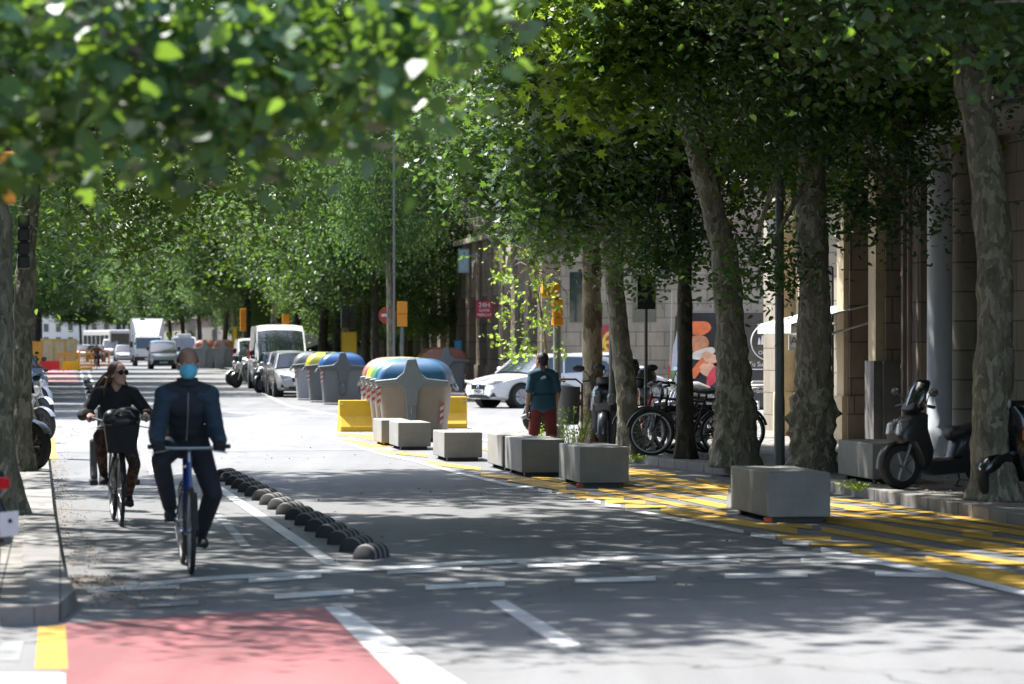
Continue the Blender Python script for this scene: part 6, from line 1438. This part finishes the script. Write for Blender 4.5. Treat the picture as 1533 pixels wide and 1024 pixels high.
def bagf(mb): mb.ell((.62, 0, 1.03), (.15, .19, .10)); mb.ell((.60, .06, 1.10), (.10, .13, .07)); mb.ell((.64, -.08, 1.07), (.09, .10, .08))
fused(bagf, 'sack', M('bag_nylon', (.012, .012, .014), .35, bump=.6, bs=12), t, .014, 2)
mb = MB(); mb.tube([(.7, -.1, 1.08), (.74, -.03, 1.14), (.74, .07, 1.13), (.7, .12, 1.07)], .012, 6); mb.build('strap', k_steel, t)
J = dict(hip=(-.28, 0, .92), chest=(-.20, 0, 1.19), neck=(-.15, 0, 1.345), head=(-.10, .01, 1.475), sh_l=(-.16, .165, 1.285), sh_r=(-.16, -.165, 1.285), elb_l=(-.4, .7, -.8), elb_r=(-.4, -.7, -.8),
         wr_l=(.10, .27, 1.09), wr_r=(.10, -.27, 1.09), hd_l=(.17, .272, 1.05), hd_r=(.17, -.272, 1.05), hj_l=(-.27, .09, .90), hj_r=(-.27, -.09, .90), an_l=(-.27, .13, .26), an_r=(-.02, -.13, .49), toe_l=(-.10, .14, .18), toe_r=(.13, -.14, .42),
         kn_l=(1, .25, .2), kn_r=(1, -.25, .2), pitch=.10, yaw=.62, sw=.165, thick=.095, wd=.88, th=.42, sn=.41, ua=.27, fa=.25)
def long_hair(mb, X):
    mb.X = X; mb.ell((-.012, 0, .046), (.097, .087, .090)); rr = random.Random(4)
    for s in (-1, 1): cap(mb, (.03, s * .07, .06), (-.03, s * .082, -.06), .016, .02)
    mb.X = Matrix(); h = V(-.13, -.02, 1.45)
    for k in range(16):
        y = rr.uniform(-.09, .07); a = h + V(rr.uniform(-.04, .0), y, rr.uniform(-.04, .05)); m_ = a + V(-.08, -.07 + y * .2, -.11); e = a + V(-.13 + rr.uniform(-.03, .05), -.13 + rr.uniform(-.06, .05), -.24 + rr.uniform(-.06, .04))
        cap(mb, a, m_, .026, .02, 8); cap(mb, m_, e, .02, .007, 8)
    cap(mb, (-.10, -.07, 1.46), (-.07, -.12, 1.33), .02, .016); cap(mb, (-.07, -.12, 1.33), (-.06, -.13, 1.24), .016, .006)
    cap(mb, (-.14, .07, 1.45), (-.12, .11, 1.36), .018, .010)
wom, X = human('woman in black top and sunglasses riding the bicycle with the front basket', J, L2, hd, sk2, c_black, c_legg, c_shoe, top_name='top', leg_name='leggings', gt=.014, grow_arm=.018, gl=.006, hair=c_brown, hair_fn=long_hair)
mb = MB(); mb.X = X
for s in (-1, 1): mb.tube([(.098, s * .034, .014), (.106, s * .034, .013)], [.027, .026], 16)
gg = mb.build('sunglasses', k_glass, wom)
mb = MB(); mb.X = X; mb.tube([(.104, -.012, .018), (.104, .012, .018)], .004, 6)
for s in (-1, 1): mb.tube([(.098, s * .058, .02), (.04, s * .08, .015), (-.01, s * .085, .01)], .004, 6)
mb.build('frame', k_black, gg)
# --- walking man seen from behind
Yw = 41.3; hd = R(102)
J = dict(hip=(0, 0, .90), chest=(.0, 0, 1.18), neck=(.01, 0, 1.38), head=(.05, .01, 1.52), sh_l=(.0, .155, 1.32), sh_r=(.0, -.155, 1.32), elb_l=(-1, .4, 0), elb_r=(-1, -.2, 0),
         wr_l=(.06, .225, .82), wr_r=(.10, -.21, .85), hj_l=(0, .095, .88), hj_r=(0, -.095, .88), an_l=(.12, .10, .09), an_r=(-.36, -.10, .20), toe_l=(.26, .11, .03), toe_r=(-.28, -.10, .04), kn_l=(1, 0, 0), kn_r=(1, -.1, 0), yaw=.55, pitch=.02, hem=(.152, .192, -.085), sw=.14, thick=.10, th=.42, sn=.41, ua=.28, fa=.25, wd=.8)
def man_hair(mb, X):
    mb.X = X; mb.ell((-.02, 0, .045), (.094, .086, .092)); mb.ell((-.05, 0, -.02), (.05, .07, .05))
wk, X = human('man in teal shirt and maroon shorts walking away behind the concrete blocks', J, (XA(813, Yw), Yw, 0), hd, sk1, c_teal, c_shorts, c_shoe, top_name='shirt', leg_name='shorts', leg_to=.4, sleeve_to=.5, grip=False, hair=c_hair, hair_fn=man_hair, gt=.018, gl=.008, grow_arm=.016)
mb = MB(); mb.torus((.058, .224, .845), .032, .008, 'Z', 16, 6); mb.build('watch', k_black, wk)
t = thing('plastic_bottle', 'crumpled clear plastic bottle held in the walking man hand', 'bottle', (0, 0, 0), 0)
c = Matrix.Translation((XA(813, Yw), Yw, 0)) @ Matrix.Rotation(hd, 4, 'Z') @ V(.08, .21, .735); t.location = c; t.rotation_euler = (0, R(72), R(25))
mb = MB(); mb.lathe([(.02, -.11), (.032, -.10), (.034, -.03), (.026, 0), (.034, .03), (.033, .07), (.014, .11), (.013, .125)]); mb.build('shell', glassM('clear_plastic', (.45, .48, .5), .1), t)
mb = MB(); mb.cyl((0, 0, .125), (0, 0, .142), .015); mb.build('cap', k_plate, t)
# --- small far figures
def far_person(label, px_, Y, top, legs, hd, zg=0, bike=None, sc=1):
    J = dict(hip=(0, 0, .92), chest=(.0, 0, 1.2), neck=(.0, 0, 1.42), head=(.03, 0, 1.56), sh_l=(.0, .18, 1.37), sh_r=(.0, -.18, 1.37), elb_l=(-1, .4, 0), elb_r=(-1, -.2, 0), wr_l=(.1, .24, .86), wr_r=(-.03, -.24, .85), hj_l=(0, .095, .9), hj_r=(0, -.095, .9), an_l=(.15, .10, .09), an_r=(-.2, -.10, .11), toe_l=(.29, .11, .03), toe_r=(-.08, -.10, .03))
    if bike: J.update(hip=(-.26, 0, .96), chest=(-.12, 0, 1.24), neck=(-.05, 0, 1.42), head=(.0, 0, 1.56), sh_l=(-.06, .18, 1.37), sh_r=(-.06, -.18, 1.37), wr_l=(.24, .27, 1.07), wr_r=(.24, -.27, 1.07), hd_l=(.315, .265, 1.03), hd_r=(.315, -.265, 1.03), hj_l=(-.25, .1, .93), hj_r=(-.25, -.1, .93), an_l=(-.28, .13, .27), an_r=(-.02, -.13, .50), toe_l=(-.12, .15, .185), toe_r=(.14, -.14, .42), elb_l=(-.25, 1, -.35), elb_r=(-.25, -1, -.35))
    return human(label, J, (XA(px_, Y), Y, zg), hd, sk1, top, legs, c_shoe, grip=bool(bike), hair=c_hair, hair_fn=man_hair, vox=.02)[0]
far_person('small far cyclist in a brown jacket beside the yellow works barriers', 145, 184, clothM('brown_jacket', (.22, .09, .04)), clothM('plum_trousers', (.06, .015, .04)), HD, bike=True)
b = bicycle('bicycle under the small far cyclist', k_black, None, bar_z=1.0); b.location = (XA(145, 184), 184, 0); b.rotation_euler = (0, 0, HD)
far_person('distant pedestrian in grey between the dark trunks and the yellow board', 537, 121, clothM('grey_top', (.2, .2, .21)), c_trous, R(60), .12)
far_person('distant pedestrian in green next to the one in grey', 553, 127, clothM('green_top', (.05, .3, .12)), c_trous, R(200), .12)
